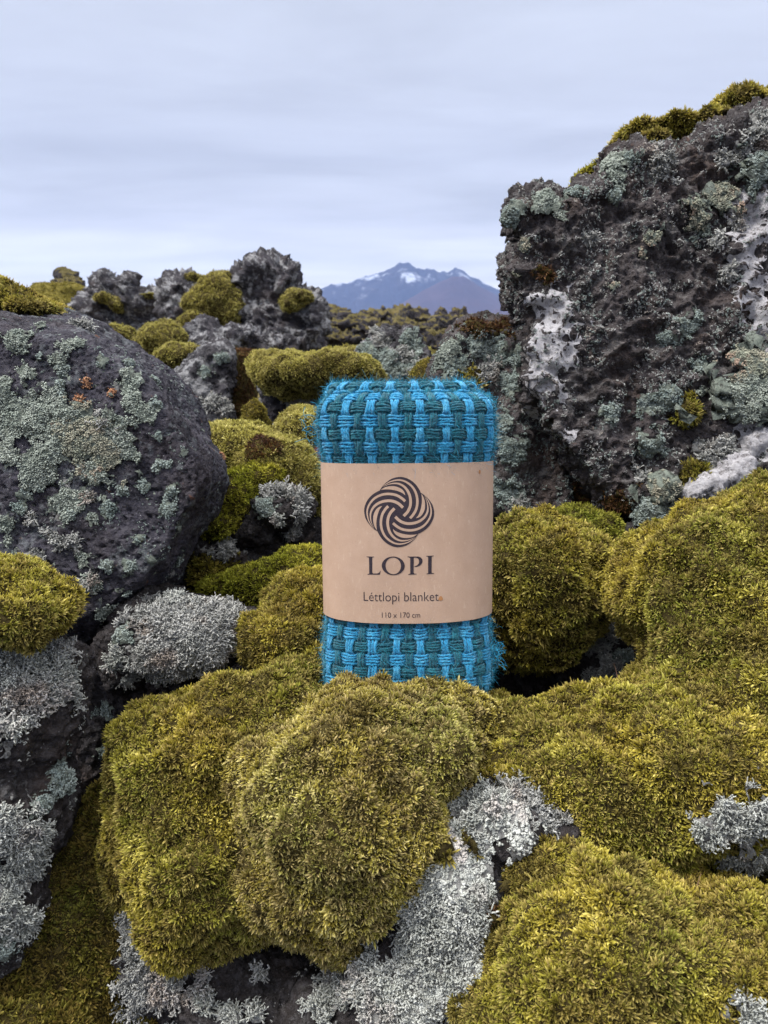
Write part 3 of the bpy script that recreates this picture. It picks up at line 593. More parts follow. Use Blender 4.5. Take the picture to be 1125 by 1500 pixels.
# ------------------------------------------------------------------ the rolled blanket
PXM = 1.0/F                                     # metres per photo pixel on the front of the blanket
BASE = P(597.5, 1010, 1.055)
root = bpy.data.objects.new('wool_blanket', None); C.objects.link(root); root.location = BASE; root.rotation_euler = (R(-7), R(-.5), 0)
root.empty_display_size = .05
tag(root, 'rolled turquoise and teal woven wool blanket in a kraft paper sleeve standing on moss', 'blanket')
HT = .397
def prof_a(z):   # half width
    z = np.asarray(z, float); s = lambda a, b: 1/(1+np.exp(-(z-a)/b))
    return .1058+.0070*(1-s(.090, .010))+.0072*s(.326, .009)-.0035*np.exp(-((z-.0)/.02)**2)
def prof_b(z):
    z = np.asarray(z, float); s = lambda a, b: 1/(1+np.exp(-(z-a)/b))
    return .0455+.0095*(1-s(.090, .012))+.0090*s(.326, .010)
NE = 2.75
_th = np.linspace(0, 2*math.pi, 4001)
def section(a, b, n=NE):
    x = a*np.sign(np.cos(_th))*np.abs(np.cos(_th))**(2/n); y = b*np.sign(np.sin(_th))*np.abs(np.sin(_th))**(2/n); return x, y
x0, y0 = section(.117, .055); L0 = np.concatenate([[0], np.cumsum(np.hypot(np.diff(x0), np.diff(y0)))]); PER = L0[-1]; L0 /= PER
def surf(t, z, r, dx=0., dy=0., da=0., db=0.):
    """t: share of the perimeter (0.75 = middle of the front), z: height, r: inset; returns point and outward normal"""
    th = np.interp(np.mod(t, 1), L0, _th); a = prof_a(z)+da-r; b = prof_b(z)+db-r; c, s = np.cos(th), np.sin(th); e = 2/NE
    x = a*np.sign(c)*np.abs(c)**e; y = b*np.sign(s)*np.abs(s)**e
    nx = np.sign(c)*np.abs(c)**(2-e)/a; ny = np.sign(s)*np.abs(s)**(2-e)/b; l = np.hypot(nx, ny)+1e-9
    wob = .0016*pn(np.stack([x*18, y*18, z*14+3], 1))+.0034*pn(np.stack([x*8, y*8, z*7+13], 1))*(np.abs(z-.2) > .105)
    return np.stack([x+dx+nx/l*wob, y+dy+ny/l*wob, z], 1), np.stack([nx/l, ny/l, np.zeros_like(x)], 1)
def vprofile(H, rt, zb=0., rin=.046):
    """path up the wall, rounding in at the foot and over the top: arrays v, z, r, and the wall's tilt"""
    q = []; 
    for k in range(7): a = math.pi/2*k/6; q.append((zb+.018*(1-math.sin(a)), .018*(1-math.cos(a)) , math.cos(a)*-1, math.sin(a)))
    q = [(zb+.018-.018*math.cos(math.pi/2*k/8), .018*(1-math.sin(math.pi/2*k/8))) for k in range(9)]
    q += [(z, 0.) for z in np.linspace(zb+.02, H-rt-.002, 60)]
    q += [(H-rt+rt*math.sin(math.pi/2*k/10), rt*(1-math.cos(math.pi/2*k/10))) for k in range(11)]
    q += [(H-.10*(r-rt), r) for r in np.linspace(rt+.002, rin, 5)]
    q = np.array(q); v = np.concatenate([[0], np.cumsum(np.hypot(np.diff(q[:, 0]), np.diff(q[:, 1])))])
    return v, q[:, 0], q[:, 1]
PU, PV = PER/36, .0170
def yarns(name_prefix, H, rt, zb, off, nu, shrink, rin, seed):
    """every warp and weft yarn of one layer as tubes; returns arrays for bright and dark yarn"""
    dx, dy, da, db = off; vv, zz, rr = vprofile(H, rt, zb, rin); Lv = vv[-1]; out = {0: [[], [], 0], 1: [[], [], 0]}
    rg = np.random.default_rng(seed); NS = 8
    def tube(pts, nrm, rad, twist, which, closed):
        n = len(pts); tg = np.gradient(pts, axis=0)
        if closed: tg = np.roll(pts, -1, 0)-np.roll(pts, 1, 0)
        tg /= np.linalg.norm(tg, axis=1)[:, None]+1e-12; bi = np.cross(tg, nrm); bi /= np.linalg.norm(bi, axis=1)[:, None]+1e-12; nn = np.cross(bi, tg)
        s = np.concatenate([[0], np.cumsum(np.linalg.norm(np.diff(pts, axis=0), axis=1))]); th = np.arange(NS)/NS*2*math.pi
        R_ = rad[:, None]*(1+.17*np.cos(2*th[None]-twist*s[:, None])+.08*rg.normal(size=(n, NS)))
        v = pts[:, None]+R_[..., None]*(np.cos(th)[None, :, None]*bi[:, None]*1.08+np.sin(th)[None, :, None]*nn[:, None]*.92)
        m = n if closed else n-1; i, j = np.meshgrid(np.arange(m), np.arange(NS), indexing='ij'); i2 = (i+1) % n; j2 = (j+1) % NS
        f = np.stack([i*NS+j, i2*NS+j, i2*NS+j2, i*NS+j2], -1).reshape(-1, 4)
        o = out[which]; o[0].append(v.reshape(-1, 3)); o[1].append(f+o[2]); o[2] += n*NS
    A = .0020
    nvg = int(Lv/PV)+1
    v_off = .0075                                  # phase of the rows
    for gi in range(nu):                            # warp: runs up and over
        for k in (-1, 0, 1):
            vs = np.arange(0, Lv, .0014); z = np.interp(vs, vv, zz); r = np.interp(vs, vv, rr)
            ph = (vs+v_off)/PV; over = np.tanh(2.4*np.sin(math.pi*(ph+gi)))      # + over, - under
            sq = (.0040 if gi % 2 else .0031)-.0008*np.clip(over, 0, 1)+rg.normal()*.0004
            c = .75+(gi+.0)/nu+(k*sq+.0018*pn(np.stack([vs*70, vs*0+gi*5.1+k*9, vs*0+seed], 1)))/(PER*shrink)
            p, n = surf(c, z, r, dx, dy, da, db)
            tz = np.gradient(z, vs); n2 = n*np.abs(tz)[:, None]; n2[:, 2] = np.where(np.gradient(r, vs) > 0, 1, -1)*np.sqrt(np.clip(1-tz**2, 0, 1)); n2 /= np.linalg.norm(n2, axis=1)[:, None]
            p = p+n2*(A*over+rg.normal()*.0003+.0004*pn(np.stack([vs*90, vs*0+gi*3.3+k*7, vs*0], 1)))[:, None]
            tube(p, n2, np.full(len(vs), .00185*rg.uniform(.8, 1.15)), 900, (gi+1) % 2, False)
    for gj in range(nvg):
        for k in (-1.5, -.5, .5, 1.5):
            v0 = gj*PV+PV/2-v_off+k*(.0037 if gj % 2 == 0 else .0030)
            if v0 < .001 or v0 > Lv-.002: continue
            z0 = np.interp(v0, vv, zz); r0 = np.interp(v0, vv, rr); tt = np.arange(0, 1, .0016/(PER*shrink)); w = .0016*pn(np.stack([tt*46, tt*0+gj*4.4+k*9, tt*0+seed], 1))+.0008*pn(np.stack([tt*9, tt*0+gj*2.4, tt*0+seed], 1))
            vs = np.clip(v0+w, .0005, Lv-.0005); z = np.interp(vs, vv, zz); r = np.interp(vs, vv, rr)
            ph = (tt-.75)*nu+.5; gidx = np.floor(ph)   # warp group index under each point
            over = np.tanh(2.4*np.cos(math.pi*((tt-.75)*nu))*(1 if gj % 2 == 0 else -1)*-1)
            p, n = surf(tt, z, r, dx, dy, da, db); tz = (np.interp(v0+.001, vv, zz)-np.interp(v0-.001, vv, zz))/.002; tr = (np.interp(v0+.001, vv, rr)-np.interp(v0-.001, vv, rr))/.002
            n2 = n*abs(tz); n2[:, 2] = (1 if tr > 0 else -1)*math.sqrt(max(0, 1-min(1, tz*tz))); n2 /= np.linalg.norm(n2, axis=1)[:, None]
            p = p+n2*(A*over+rg.normal()*.0002)[:, None]
            tube(p, n2, np.full(len(tt), (.00155 if gj % 2 == 0 else .0014)*rg.uniform(.85, 1.12)), 900, gj % 2, True)
    return out
def wool_mat(name, a, b, c):
    t = NT(name); f = t.rng(t.noise(260, 4, .7), .35, .65); col = t.mix(f, a, b); col = t.mix(t.rng(t.noise(75, 3, .6), .5, .66, 0, .5), col, c); col = t.mix(t.rng(t.noise(110, 3, .6), .52, .66, 0, .45), col, tuple(q*.45 for q in a)); col = t.mix(t.rng(t.noise(900, 2, .6), .56, .72, 0, .6), col, c)
    return t.done(t.bsdf(col, .95, t.bump(t.noise(1300, 3, .8), .9, .0012), .1, **{'Sheen Weight': .25, 'Sheen Roughness': .6}))
M['wool_bright'] = wool_mat('wool_turquoise', (.008, .205, .41), (.018, .30, .55), (.14, .47, .66))
M['wool_dark'] = wool_mat('wool_teal', (.002, .078, .130), (.005, .118, .165), (.015, .23, .29))
M['fuzz'] = NT('wool_fuzz'); M['fuzz'] = M['fuzz'].done(M['fuzz'].bsdf((.04, .30, .48), .8, None, .2))
M['fuzz_dark'] = NT('wool_fuzz_teal'); M['fuzz_dark'] = M['fuzz_dark'].done(M['fuzz_dark'].bsdf((.012, .13, .17), .8, None, .2))
fuzz_src = []
def layer(parts, H, rt, zb, off, nu, shrink, rin, seed):
    out = yarns('', H, rt, zb, off, nu, shrink, rin, seed)
    for which, (vs, fs, _) in out.items():
        Vv = np.concatenate(vs); Ff = np.concatenate(fs)
        link(('turquoise_yarn', 'teal_yarn')[which], mesh_from(parts, Vv, Ff, mats=[M['wool_bright' if which == 0 else 'wool_dark']]), root)
        fuzz_src.append((which, Vv))
layer('outer_layer', HT, .022, 0., (0, 0, 0, 0), 36, 1.0, .044, 1)
layer('inner_roll', HT+.014, .012, HT-.06, (-.006, .010, -.015, -.014), 30, .82, .030, 2)
# dark core under the yarns
def core(H, rt, zb, off, rin, inset):
    dx, dy, da, db = off; vv, zz, rr = vprofile(H-inset, rt, zb+inset*.5, rin+.02 if rin < .03 else rin); n = 160; Vc = []
    for z, r in zip(zz, rr): Vc.append(surf(np.arange(n)/n, np.full(n, z), r+inset, dx, dy, da, db)[0])
    m = len(zz); Vc = np.concatenate(Vc); i, j = np.meshgrid(np.arange(m-1), np.arange(n), indexing='ij'); j2 = (j+1) % n
    f = np.stack([i*n+j, i*n+j2, (i+1)*n+j2, (i+1)*n+j], -1).reshape(-1, 4)
    bm = bmesh.new(); me = mesh_from('core', Vc, f, mats=[M['wool_dark']]); bm.from_mesh(me); bmesh.ops.holes_fill(bm, edges=[e for e in bm.edges if e.is_boundary]); bm.to_mesh(me); bm.free(); return me
link('inner_layers', core(HT, .022, 0., (0, 0, 0, 0), .044, .0022), root)
link('inner_layers', core(HT+.014, .012, HT-.06, (-.006, .010, -.015, -.014), .030, .0022), root)
# fuzz fibres
for which in (0, 1):
    src = np.concatenate([v for w_, v in fuzz_src if w_ == which]); zc = src[:, 2]; src = src[((zc > .295) | (zc < .102)) & (zc > 0)]
    rg = np.random.default_rng(5+which); n = 62000; ix = rg.integers(0, len(src), n)
    b = src[ix]; out_ = np.stack([b[:, 0]*.35, b[:, 1], np.where(b[:, 2] > HT-.03, .06, 0)], 1); out_ /= np.linalg.norm(out_, axis=1)[:, None]
    L = rg.uniform(.002, .0085, n)*np.where(rg.random(n) < .06, 1.9, 1); d0 = out_*.40+rg.normal(size=(n, 3))*.6; d0 /= np.linalg.norm(d0, axis=1)[:, None]
    bend = rg.normal(size=(n, 3))*.7; sd = np.cross(d0, rg.normal(size=(n, 3))); sd /= np.linalg.norm(sd, axis=1)[:, None]; w = .00017
    rows = []
    for s in (0, .33, .66, 1):
        c = b+(d0*s+bend*s*s*.5)*L[:, None]; rows += [c-sd*w*(1-.6*s), c+sd*w*(1-.6*s)]
    Vf = np.stack(rows, 1).reshape(-1, 3); base = (np.arange(n)*8)[:, None, None]
    Ff = (np.array([(0, 1, 3, 2), (2, 3, 5, 4), (4, 5, 7, 6)])[None]+base).reshape(-1, 4)
    link('wool_fuzz', mesh_from('wool_fuzz', Vf, Ff, mats=[M[('fuzz', 'fuzz_dark')[which]]]), root)
# loose curled threads at the top left corner and a tuft at the lower right
def curve_threads(name, starts, mat, seed, L=.03, rad=.00022, up=1.):
    rg = np.random.default_rng(seed); V = []; T = []
    for st in starts:
        p = np.array(st, float); d = rg.normal(size=3)*.6+np.array([-.3 if st[0] < 0 else .3, -.1, up*.5]); d /= np.linalg.norm(d); ax = rg.normal(size=3); ax /= np.linalg.norm(ax); o = len(V); m = 12
        for k in range(m):
            d = d+np.cross(ax, d)*.28+rg.normal(size=3)*.10; d /= np.linalg.norm(d); p = p+d*L/m
            s1 = np.cross(d, ax); s1 /= np.linalg.norm(s1); s2 = np.cross(d, s1)
            for q in range(3): V.append(p+rad*(math.cos(q*2.094)*s1+math.sin(q*2.094)*s2))
        for k in range(m-1):
            for q in range(3): a, b2 = o+k*3+q, o+k*3+(q+1) % 3; T.append((a, b2, b2+3, a+3))
    return link(name, mesh_from(name, np.array(V), np.array(T), mats=[mat]), root)
rg = np.random.default_rng(8)
curve_threads('loose_threads', [(-.116+rg.normal()*.006, -.02+rg.normal()*.02, .35+rg.uniform(-.02, .035)) for _ in range(26)], M['fuzz'], 3)
curve_threads('loose_threads', [(.118+rg.normal()*.002, -.01+rg.normal()*.01, .052+rg.normal()*.007) for _ in range(60)], M['fuzz'], 4, .018, .0003, 0)
# paper sleeve
t = NT('kraft_paper'); pc = t.mix(t.rng(t.noise(45, 5, .6), .35, .65), (.40, .272, .195), (.43, .298, .218)); pc = t.mix(t.rng(t.noise(700, 3, .7), .60, .72, 0, .55), pc, (.25, .15, .11))
pc = t.mix(t.rng(t.voro(260), .09, .05, 0, .5), pc, (.20, .13, .10))
fib = t.n('ShaderNodeMapping'); t.l(t.tc.outputs['Object'], fib.inputs[0]); fib.inputs['Scale'].default_value = (1, 1, .25); fib.inputs['Rotation'].default_value = (0, .5, .2)
pc = t.mix(t.rng(t.noise(420, 2, .5, fib.outputs[0], 1.2), .62, .70, 0, .4), pc, (.52, .40, .30))
M['paper'] = t.done(t.bsdf(pc, .75, t.bump(t.noise(600, 4, .7), .25, .0006), .25))
ZT, ZB, PO = .3120, .1120, .0040
def sleeve_pt(tt, z, off=0.):
    zz = np.asarray(z, float); th = np.interp(np.mod(tt, 1), L0, _th); a = .1088+PO+off; b = .0515+PO+off; c, s = np.cos(th), np.sin(th); e = 2/NE
    x = a*np.sign(c)*np.abs(c)**e; y = b*np.sign(s)*np.abs(s)**e
    wv_ = .0007*pn(np.stack([tt*16+0*zz, 0*tt+zz*9, 0*tt+3.3], 1))+.00025*pn(np.stack([tt*50+0*zz, 0*tt+zz*22, 0*tt+1.3], 1)); y = y-wv_*np.clip(-s*2, -1, 1)
    return np.stack([x, y, zz-.0045*np.clip(-s, 0, 1)**2*np.clip((ZT-zz)/(ZT-ZB), 0, 1)**8], 1)
n, m = 500, 44; Vp = []
for off in (0, -.0005):
    for k in range(m+1):
        tt = np.arange(n)/n; z = ZB+(ZT-ZB)*k/m
        Vp.append(sleeve_pt(tt, np.full(n, z), off+.00005*np.sin(tt*40)))
Vp = np.concatenate(Vp); i, j = np.meshgrid(np.arange(m), np.arange(n), indexing='ij'); j2 = (j+1) % n
fo = np.stack([i*n+j, i*n+j2, (i+1)*n+j2, (i+1)*n+j], -1).reshape(-1, 4); fi = fo[:, ::-1]+(m+1)*n; jj = np.arange(n); kk = (jj+1) % n
NV = len(Vp); Vp = np.concatenate([Vp, Vp]); e1 = NV+np.stack([m*n+jj, m*n+kk, (m+1)*n+m*n+kk, (m+1)*n+m*n+jj], 1); e2 = NV+np.stack([kk, jj, (m+1)*n+jj, (m+1)*n+kk], 1)
sleeve = link('paper_sleeve', mesh_from('paper_sleeve', Vp, np.concatenate([fo, fi, e1, e2]), mats=[M['paper']]), root)
# printing: 2-D shapes in photo pixels laid on the front of the sleeve
t = NT('print_ink'); M['ink'] = t.done(t.bsdf(t.mix(t.rng(t.noise(500, 2), .4, .6), (.022, .015, .022), (.036, .026, .034)), .6, None, .3))
CX = 597.5
def wrap(xy, off=.0012, quad=None):
    u = (xy[:, 0]-CX)/F*1.003; z = ZB+(904.5-xy[:, 1])/F
    # u is arc length from the middle of the front
    return sleeve_pt(.75+u/PER_S, z, off+.0)
xs_, ys_ = section(.1088+PO, .0515+PO); Ls = np.concatenate([[0], np.cumsum(np.hypot(np.diff(xs_), np.diff(ys_)))]); PER_S = Ls[-1]
def flat(name, tris_verts, tris, mat, off, parent):
    return link(name, mesh_from(name, wrap(np.asarray(tris_verts), off), np.asarray(tris), smooth=False, mats=[mat]), parent)
def cr(pts, n=12):
    """Catmull-Rom through points (any number of columns)"""
    p = np.array(pts, float); p = np.vstack([2*p[0]-p[1], p, 2*p[-1]-p[-2]]); o = []
    for i in range(1, len(p)-2):
        for k in range(n):
            s = k/n; a, b2, c, d = p[i-1:i+3]; o.append(.5*((2*b2)+(-a+c)*s+(2*a-5*b2+4*c-d)*s*s+(-a+3*b2-3*c+d)*s**3))
    o.append(p[-2]); return np.array(o)
def fill(loops):
    """triangulated fill of closed loops (holes allowed)"""
    bm = bmesh.new()
    for lp in loops:
        vs = [bm.verts.new((x, y, 0)) for x, y in lp]
        for a, b2 in zip(vs, vs[1:]+vs[:1]): bm.edges.new((a, b2))
    bmesh.ops.triangle_fill(bm, edges=bm.edges[:], use_beauty=True)
    for it in range(2):
        bmesh.ops.subdivide_edges(bm, edges=[e for e in bm.edges if e.calc_length() > 4], cuts=1)
        bmesh.ops.triangulate(bm, faces=bm.faces[:])
    bm.verts.index_update(); V = np.array([v.co[:2] for v in bm.verts]); T = np.array([[v.index for v in f.verts] for f in bm.faces]); bm.free(); return V, T
def zpx(p): return (525+p[0]*120/1125., 685+p[1]*120/1125.)
CZ = (557., 582.)
def rot4(p, k):
    x, y = p[0]-CZ[0], p[1]-CZ[1]
    for _ in range(k): x, y = -y, x
    return (CZ[0]+x, CZ[1]+y)
outq = cr([(303, 284), (345, 225), (400, 175), (470, 132), (560, 112), (640, 122), (720, 160), (785, 218), (832, 288), (848, 325)], 5)[:, :2]
outline = [zpx(rot4(p, k)) for k in range(4) for p in outq]
V_, T_ = fill([outline]); logo = flat('logo', V_, T_, M['ink'], .00030, sleeve)
stripes = [cr([(325, 248, 1), (385, 205, 10), (460, 168, 16), (560, 153, 22), (650, 178, 27), (735, 245, 31), (785, 335, 34), (802, 440, 36), (785, 545, 37), (742, 620, 38), (703, 664, 39)], 6),
           cr([(345, 246, 1), (410, 213, 9), (480, 198, 18), (555, 203, 26), (630, 245, 33), (685, 320, 37), (710, 415, 39), (705, 500, 40), (672, 575, 41), (618, 634, 42)], 6)]
SV, ST = [], []
for k in range(4):
    for s in stripes:
        c = s[:, :2]; tg = np.gradient(c, axis=0); tg /= np.linalg.norm(tg, axis=1)[:, None]; nn = np.stack([-tg[:, 1], tg[:, 0]], 1); o = len(SV); wd = s[:, 2:3]*.46
        for a, b2 in zip(c-nn*wd, c+nn*wd): SV += [zpx(rot4(a, k)), zpx(rot4(b2, k))]
        for q in range(len(c)-1): ST += [(o+2*q, o+2*q+1, o+2*q+3), (o+2*q, o+2*q+3, o+2*q+2)]
    top = cr([(312, 283), (370, 250), (440, 235), (520, 240), (590, 272), (628, 315), (640, 357)], 6); bot = cr([(640, 357), (600, 325), (530, 296), (440, 278), (370, 277), (312, 283)], 6)
    v, tt = fill([[tuple(p) for p in np.vstack([top[:-1], bot[:-1]])]]); o = len(SV)
    SV += [zpx(rot4(p, k)) for p in v]; ST += [tuple(q+o) for q in tt]
flat('logo_stripes', SV, ST, M['paper'], .00045, logo).name = 'stripes'
def lpx(p): return (520+p[0]*140/1125., 795+p[1]*140/1125.)
def ring(cx, cy, rx, ry, rot=0, n=40): return [lpx((cx+rx*math.cos(a)*math.cos(rot)-ry*math.sin(a)*math.sin(rot), cy+rx*math.cos(a)*math.sin(rot)+ry*math.sin(a)*math.cos(rot))) for a in np.linspace(0, 2*math.pi, n, endpoint=False)]
Lt = [(137, 128), (225, 128), (225, 133), (203, 140), (202, 312), (212, 324), (262, 324), (282, 314), (298, 290), (300, 292), (290, 336), (145, 338), (145, 333), (166, 326), (165, 140), (137, 133)]
It = [(828, 123), (916, 121), (916, 127), (892, 134), (890, 318), (898, 323), (920, 326), (920, 331), (830, 336), (830, 331), (850, 324), (850, 134), (828, 129)]
Pt_o = [(612, 129), (735, 129), (765, 140), (783, 162), (786, 190), (772, 220), (745, 240), (712, 249), (690, 247), (692, 242), (722, 232), (742, 210), (746, 182), (736, 155), (712, 142), (684, 141), (682, 320), (692, 328), (718, 331), (718, 336), (620, 340), (620, 335), (643, 327), (643, 142), (612, 134)]
loops = [[[lpx(p) for p in Lt]], [ring(446, 235, 133, 108, .05), ring(446, 235, 89, 97, -.12)], [[lpx(p) for p in Pt_o]], [[lpx(p) for p in It]]]
LV, LT = [], []
for lp in loops: v, tt = fill(lp); o = len(LV); LV += v.tolist(); LT += (tt+o).tolist()
flat('lettering', LV, LT, M['ink'], .00030, sleeve)
def text(s, x0, x1, ybase, cap, bold=0.):
    cu = bpy.data.curves.new('t', 'FONT'); cu.body = s; cu.size = 1; cu.resolution_u = 4; cu.offset = bold; ob = link('t', cu)
    me = bpy.data.meshes.new_from_object(ob.evaluated_get(bpy.context.evaluated_depsgraph_get())); bpy.data.objects.remove(ob)
    bm = bmesh.new(); bm.from_mesh(me); bmesh.ops.triangulate(bm, faces=bm.faces[:]); bm.verts.index_update()
    v = np.array([q.co[:2] for q in bm.verts]); f = np.array([[q.index for q in a.verts] for a in bm.faces]); bm.free()
    mn, mxx = v[:, 0].min(), v[:, 0].max(); v = np.stack([x0+(v[:, 0]-mn)/(mxx-mn)*(x1-x0), ybase-v[:, 1]/.729*cap], 1)
    flat('lettering', v, f, M['ink'], .00030, sleeve)
text('Léttlopi blanket', 532, 641, 874.8, 13.6, -.008)
text('110 x 170 cm', 558.5, 614, 896.8, 7.4, -.004)
t = NT('paper_stain'); M['stain'] = t.done(t.bsdf((.36, .17, .07), .8))
sp = [(644+3.2*math.cos(a)*(1+.2*math.sin(3*a)), 871.5+3.2*math.sin(a)) for a in np.linspace(0, 6.283, 14, endpoint=False)]
sp2 = [(703+1.6*math.cos(a), 692+3*math.sin(a)) for a in np.linspace(0, 6.283, 12, endpoint=False)]
v1, t1 = fill([sp]); v2, t2 = fill([sp2]); flat('stain', np.vstack([v1, v2]), np.vstack([t1, t2+len(v1)]), M['stain'], .0004, sleeve)

# ------------------------------------------------------------------ growth
allV, allT, o = [], [], 0
for b in BODIES: allV.append(b['V']); allT.append(b['T']+o); o += len(b['V'])
SCENE_BVH = BVHTree.FromPolygons(np.concatenate(allV).tolist(), np.concatenate(allT).tolist())
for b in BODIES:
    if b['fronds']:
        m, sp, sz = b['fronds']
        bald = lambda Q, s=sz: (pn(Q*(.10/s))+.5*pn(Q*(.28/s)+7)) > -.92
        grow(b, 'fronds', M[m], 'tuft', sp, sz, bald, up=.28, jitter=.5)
def many(b, lst):
    for it in lst: patch(b, *it)
# big boulder
many(boulder, [(26, 504, 24, 'green'), (107, 504, 20, 'green'), (87, 532, 18, 'green'), (40, 545, 17, 'green'), (0, 572, 26, 'green'), (81, 583, 24, 'green'), (20, 612, 44, 'green'), (84, 622, 42, 'green'), (118, 642, 44, 'tan'), (52, 678, 40, 'green'), (150, 668, 34, 'tan'),
    (190, 560, 22, 'green'), (203, 600, 26, 'green'), (172, 622, 26, 'green'), (182, 655, 26, 'green'), (235, 680, 14, 'blue'), (269, 663, 9, 'green'), (117, 590, 13, 'orange'), (130, 560, 7, 'orange'), (326, 668, 7, 'orange'), (163, 575, 7, 'orange'), (222, 755, 4, 'orange'),
    (98, 735, 30, 'green'), (51, 697, 24, 'green'), (136, 693, 28, 'green'), (213, 712, 11, 'blue'), (245, 746, 13, 'blue'), (256, 716, 8, 'blue'), (6, 770, 20, 'green'), (158, 746, 13, 'blue'), (124, 819, 18, 'green'), (134, 857, 18, 'green'), (158, 829, 10, 'blue'), (156, 895, 22, 'green'), (51, 818, 16, 'grey'),
    (183, 868, 8, 'blue'), (260, 772, 8, 'blue'), (140, 566, 5, 'green'), (103, 555, 6, 'green'), (180, 720, 9, 'blue'), (190, 830, 12, 'blue'), (205, 790, 8, 'blue'), (232, 640, 7, 'blue'), (60, 480, 12, 'green'), (150, 530, 10, 'blue'), (120, 478, 16, 'grey'), (206, 875, 10, 'blue'), (12, 660, 24, 'green'), (225, 820, 7, 'blue')])
rb = np.random.default_rng(44)
for _ in range(46):
    x, y = rb.uniform(0, 315), rb.uniform(485, 880)
    if y < 480+max(0, x-180)*1.0 or x > 330-max(0, y-720)*.6: continue
    patch(boulder, x, y, rb.uniform(4, 13), ('green', 'blue', 'blue', 'green', 'grey')[rb.integers(0, 5)])
# lava wall
many(wall, [(752, 312, 18, 'blue', .02), (796, 296, 22, 'green', .012), (822, 316, 12, 'green'), (840, 280, 16, 'blue'), (896, 242, 22, 'green', .012), (900, 265, 20, 'green'), (904, 284, 12, 'blue'), (924, 230, 12, 'blue'), (1020, 316, 26, 'tan', .014), (1052, 296, 30, 'tan', .014), (1024, 338, 18, 'green'),
    (956, 348, 14, 'tan'), (940, 372, 10, 'tan'), (968, 332, 10, 'green'), (1104, 256, 28, 'blue', .03), (1000, 480, 17, 'blue'), (978, 496, 14, 'blue'), (1020, 464, 12, 'blue'), (1024, 536, 12, 'blue'), (948, 596, 20, 'blue'), (980, 580, 20, 'blue', .01), (1024, 572, 12, 'green'), (894, 604, 15, 'blue', .008),
    (952, 652, 22, 'blue', .014), (1082, 585, 44, 'green', .04), (1092, 548, 38, 'tan', .03), (1052, 668, 28, 'grey', .014), (1100, 216, 24, 'grey'), (972, 240, 20, 'grey'), (756, 680, 26, 'blue'), (970, 716, 22, 'tan', .03), (952, 752, 22, 'blue', .03), (1008, 604, 20, 'moss'), (1052, 352, 12, 'grey'), (1060, 235, 14, 'grey'),
    (812, 440, 30, 'skin'), (800, 482, 46, 'skin'), (802, 522, 42, 'skin'), (798, 562, 34, 'skin'), (820, 460, 24, 'skin'), (780, 600, 20, 'skin'), (832, 640, 18, 'skin'), (804, 632, 12, 'skin'), (1096, 295, 28, 'skin'), (1106, 344, 34, 'skin'), (1092, 376, 28, 'skin'), (1104, 410, 26, 'skin'), (1100, 440, 28, 'skin'), (1116, 475, 28, 'skin'),
    (1114, 612, 28, 'skin'), (1106, 655, 30, 'skin'), (1084, 686, 28, 'skin'), (1050, 708, 22, 'skin'), (1060, 695, 26, 'skin'), (1095, 640, 30, 'skin'), (1030, 718, 20, 'skin'), (1118, 540, 26, 'skin'), (1085, 310, 26, 'skin'), (1115, 300, 24, 'skin'), (1070, 400, 12, 'grey'), (1080, 330, 14, 'grey'), (770, 360, 14, 'tan'), (758, 400, 10, 'tan'), (800, 400, 14, 'brown'), (850, 740, 24, 'brown'), (905, 740, 24, 'brown'), (1115, 180, 18, 'grey'), (940, 700, 14, 'grey'), (860, 350, 10, 'grey'), (900, 420, 9, 'tan')])
many(shoulder, [(655, 515, 22, 'green', .012), (668, 540, 20, 'blue'), (700, 500, 24, 'blue'), (725, 520, 22, 'blue'), (700, 475, 26, 'brown'), (735, 480, 20, 'brown'), (745, 560, 20, 'blue'), (720, 545, 18, 'grey'), (690, 560, 16, 'moss'), (735, 620, 20, 'blue'), (750, 660, 22, 'blue'), (740, 720, 24, 'blue'), (765, 740, 16, 'grey'), (675, 495, 10, 'green'), (760, 520, 14, 'blue')])
many(lich_slope, [(650, 1245, 14, 'moss'), (688, 1235, 16, 'moss'), (800, 1150, 26, 'tan'), (835, 1165, 18, 'tan'), (720, 1345, 20, 'brown'), (735, 1300, 12, 'moss'), (610, 1260, 10, 'moss')])
many(low_right, [(1085, 1465, 20, 'white'), (1112, 1488, 24, 'white'), (1060, 1485, 12, 'white')])
# coral lichens in the foreground
many(lich_slope, [(640, 1240, 62, 'knob'), (700, 1180, 56, 'white'), (660, 1300, 66, 'knob'), (620, 1340, 60, 'white'), (690, 1260, 50, 'knob'), (640, 1390, 62, 'white'), (610, 1440, 60, 'knob'), (560, 1460, 60, 'white'), (740, 1200, 46, 'knob'), (760, 1160, 34, 'grey'), (800, 1190, 34, 'grey'), (845, 1190, 28, 'grey'), (680, 1350, 44, 'white'), (690, 1410, 34, 'knob'), (500, 1440, 44, 'white'), (650, 1460, 44, 'knob'), (600, 1490, 50, 'white'), (600, 1270, 38, 'knob'), (480, 1480, 30, 'white')])
many(low_rock, [(205, 1290, 30, 'grey'), (200, 1350, 36, 'grey'), (230, 1400, 44, 'grey'), (215, 1450, 44, 'grey'), (250, 1360, 30, 'grey'), (250, 1440, 30, 'white'), (300, 1460, 24, 'white'), (340, 1490, 26, 'white'), (300, 1420, 18, 'white'), (380, 1430, 10, 'grey'), (375, 1485, 16, 'white'), (190, 1490, 24, 'grey')])
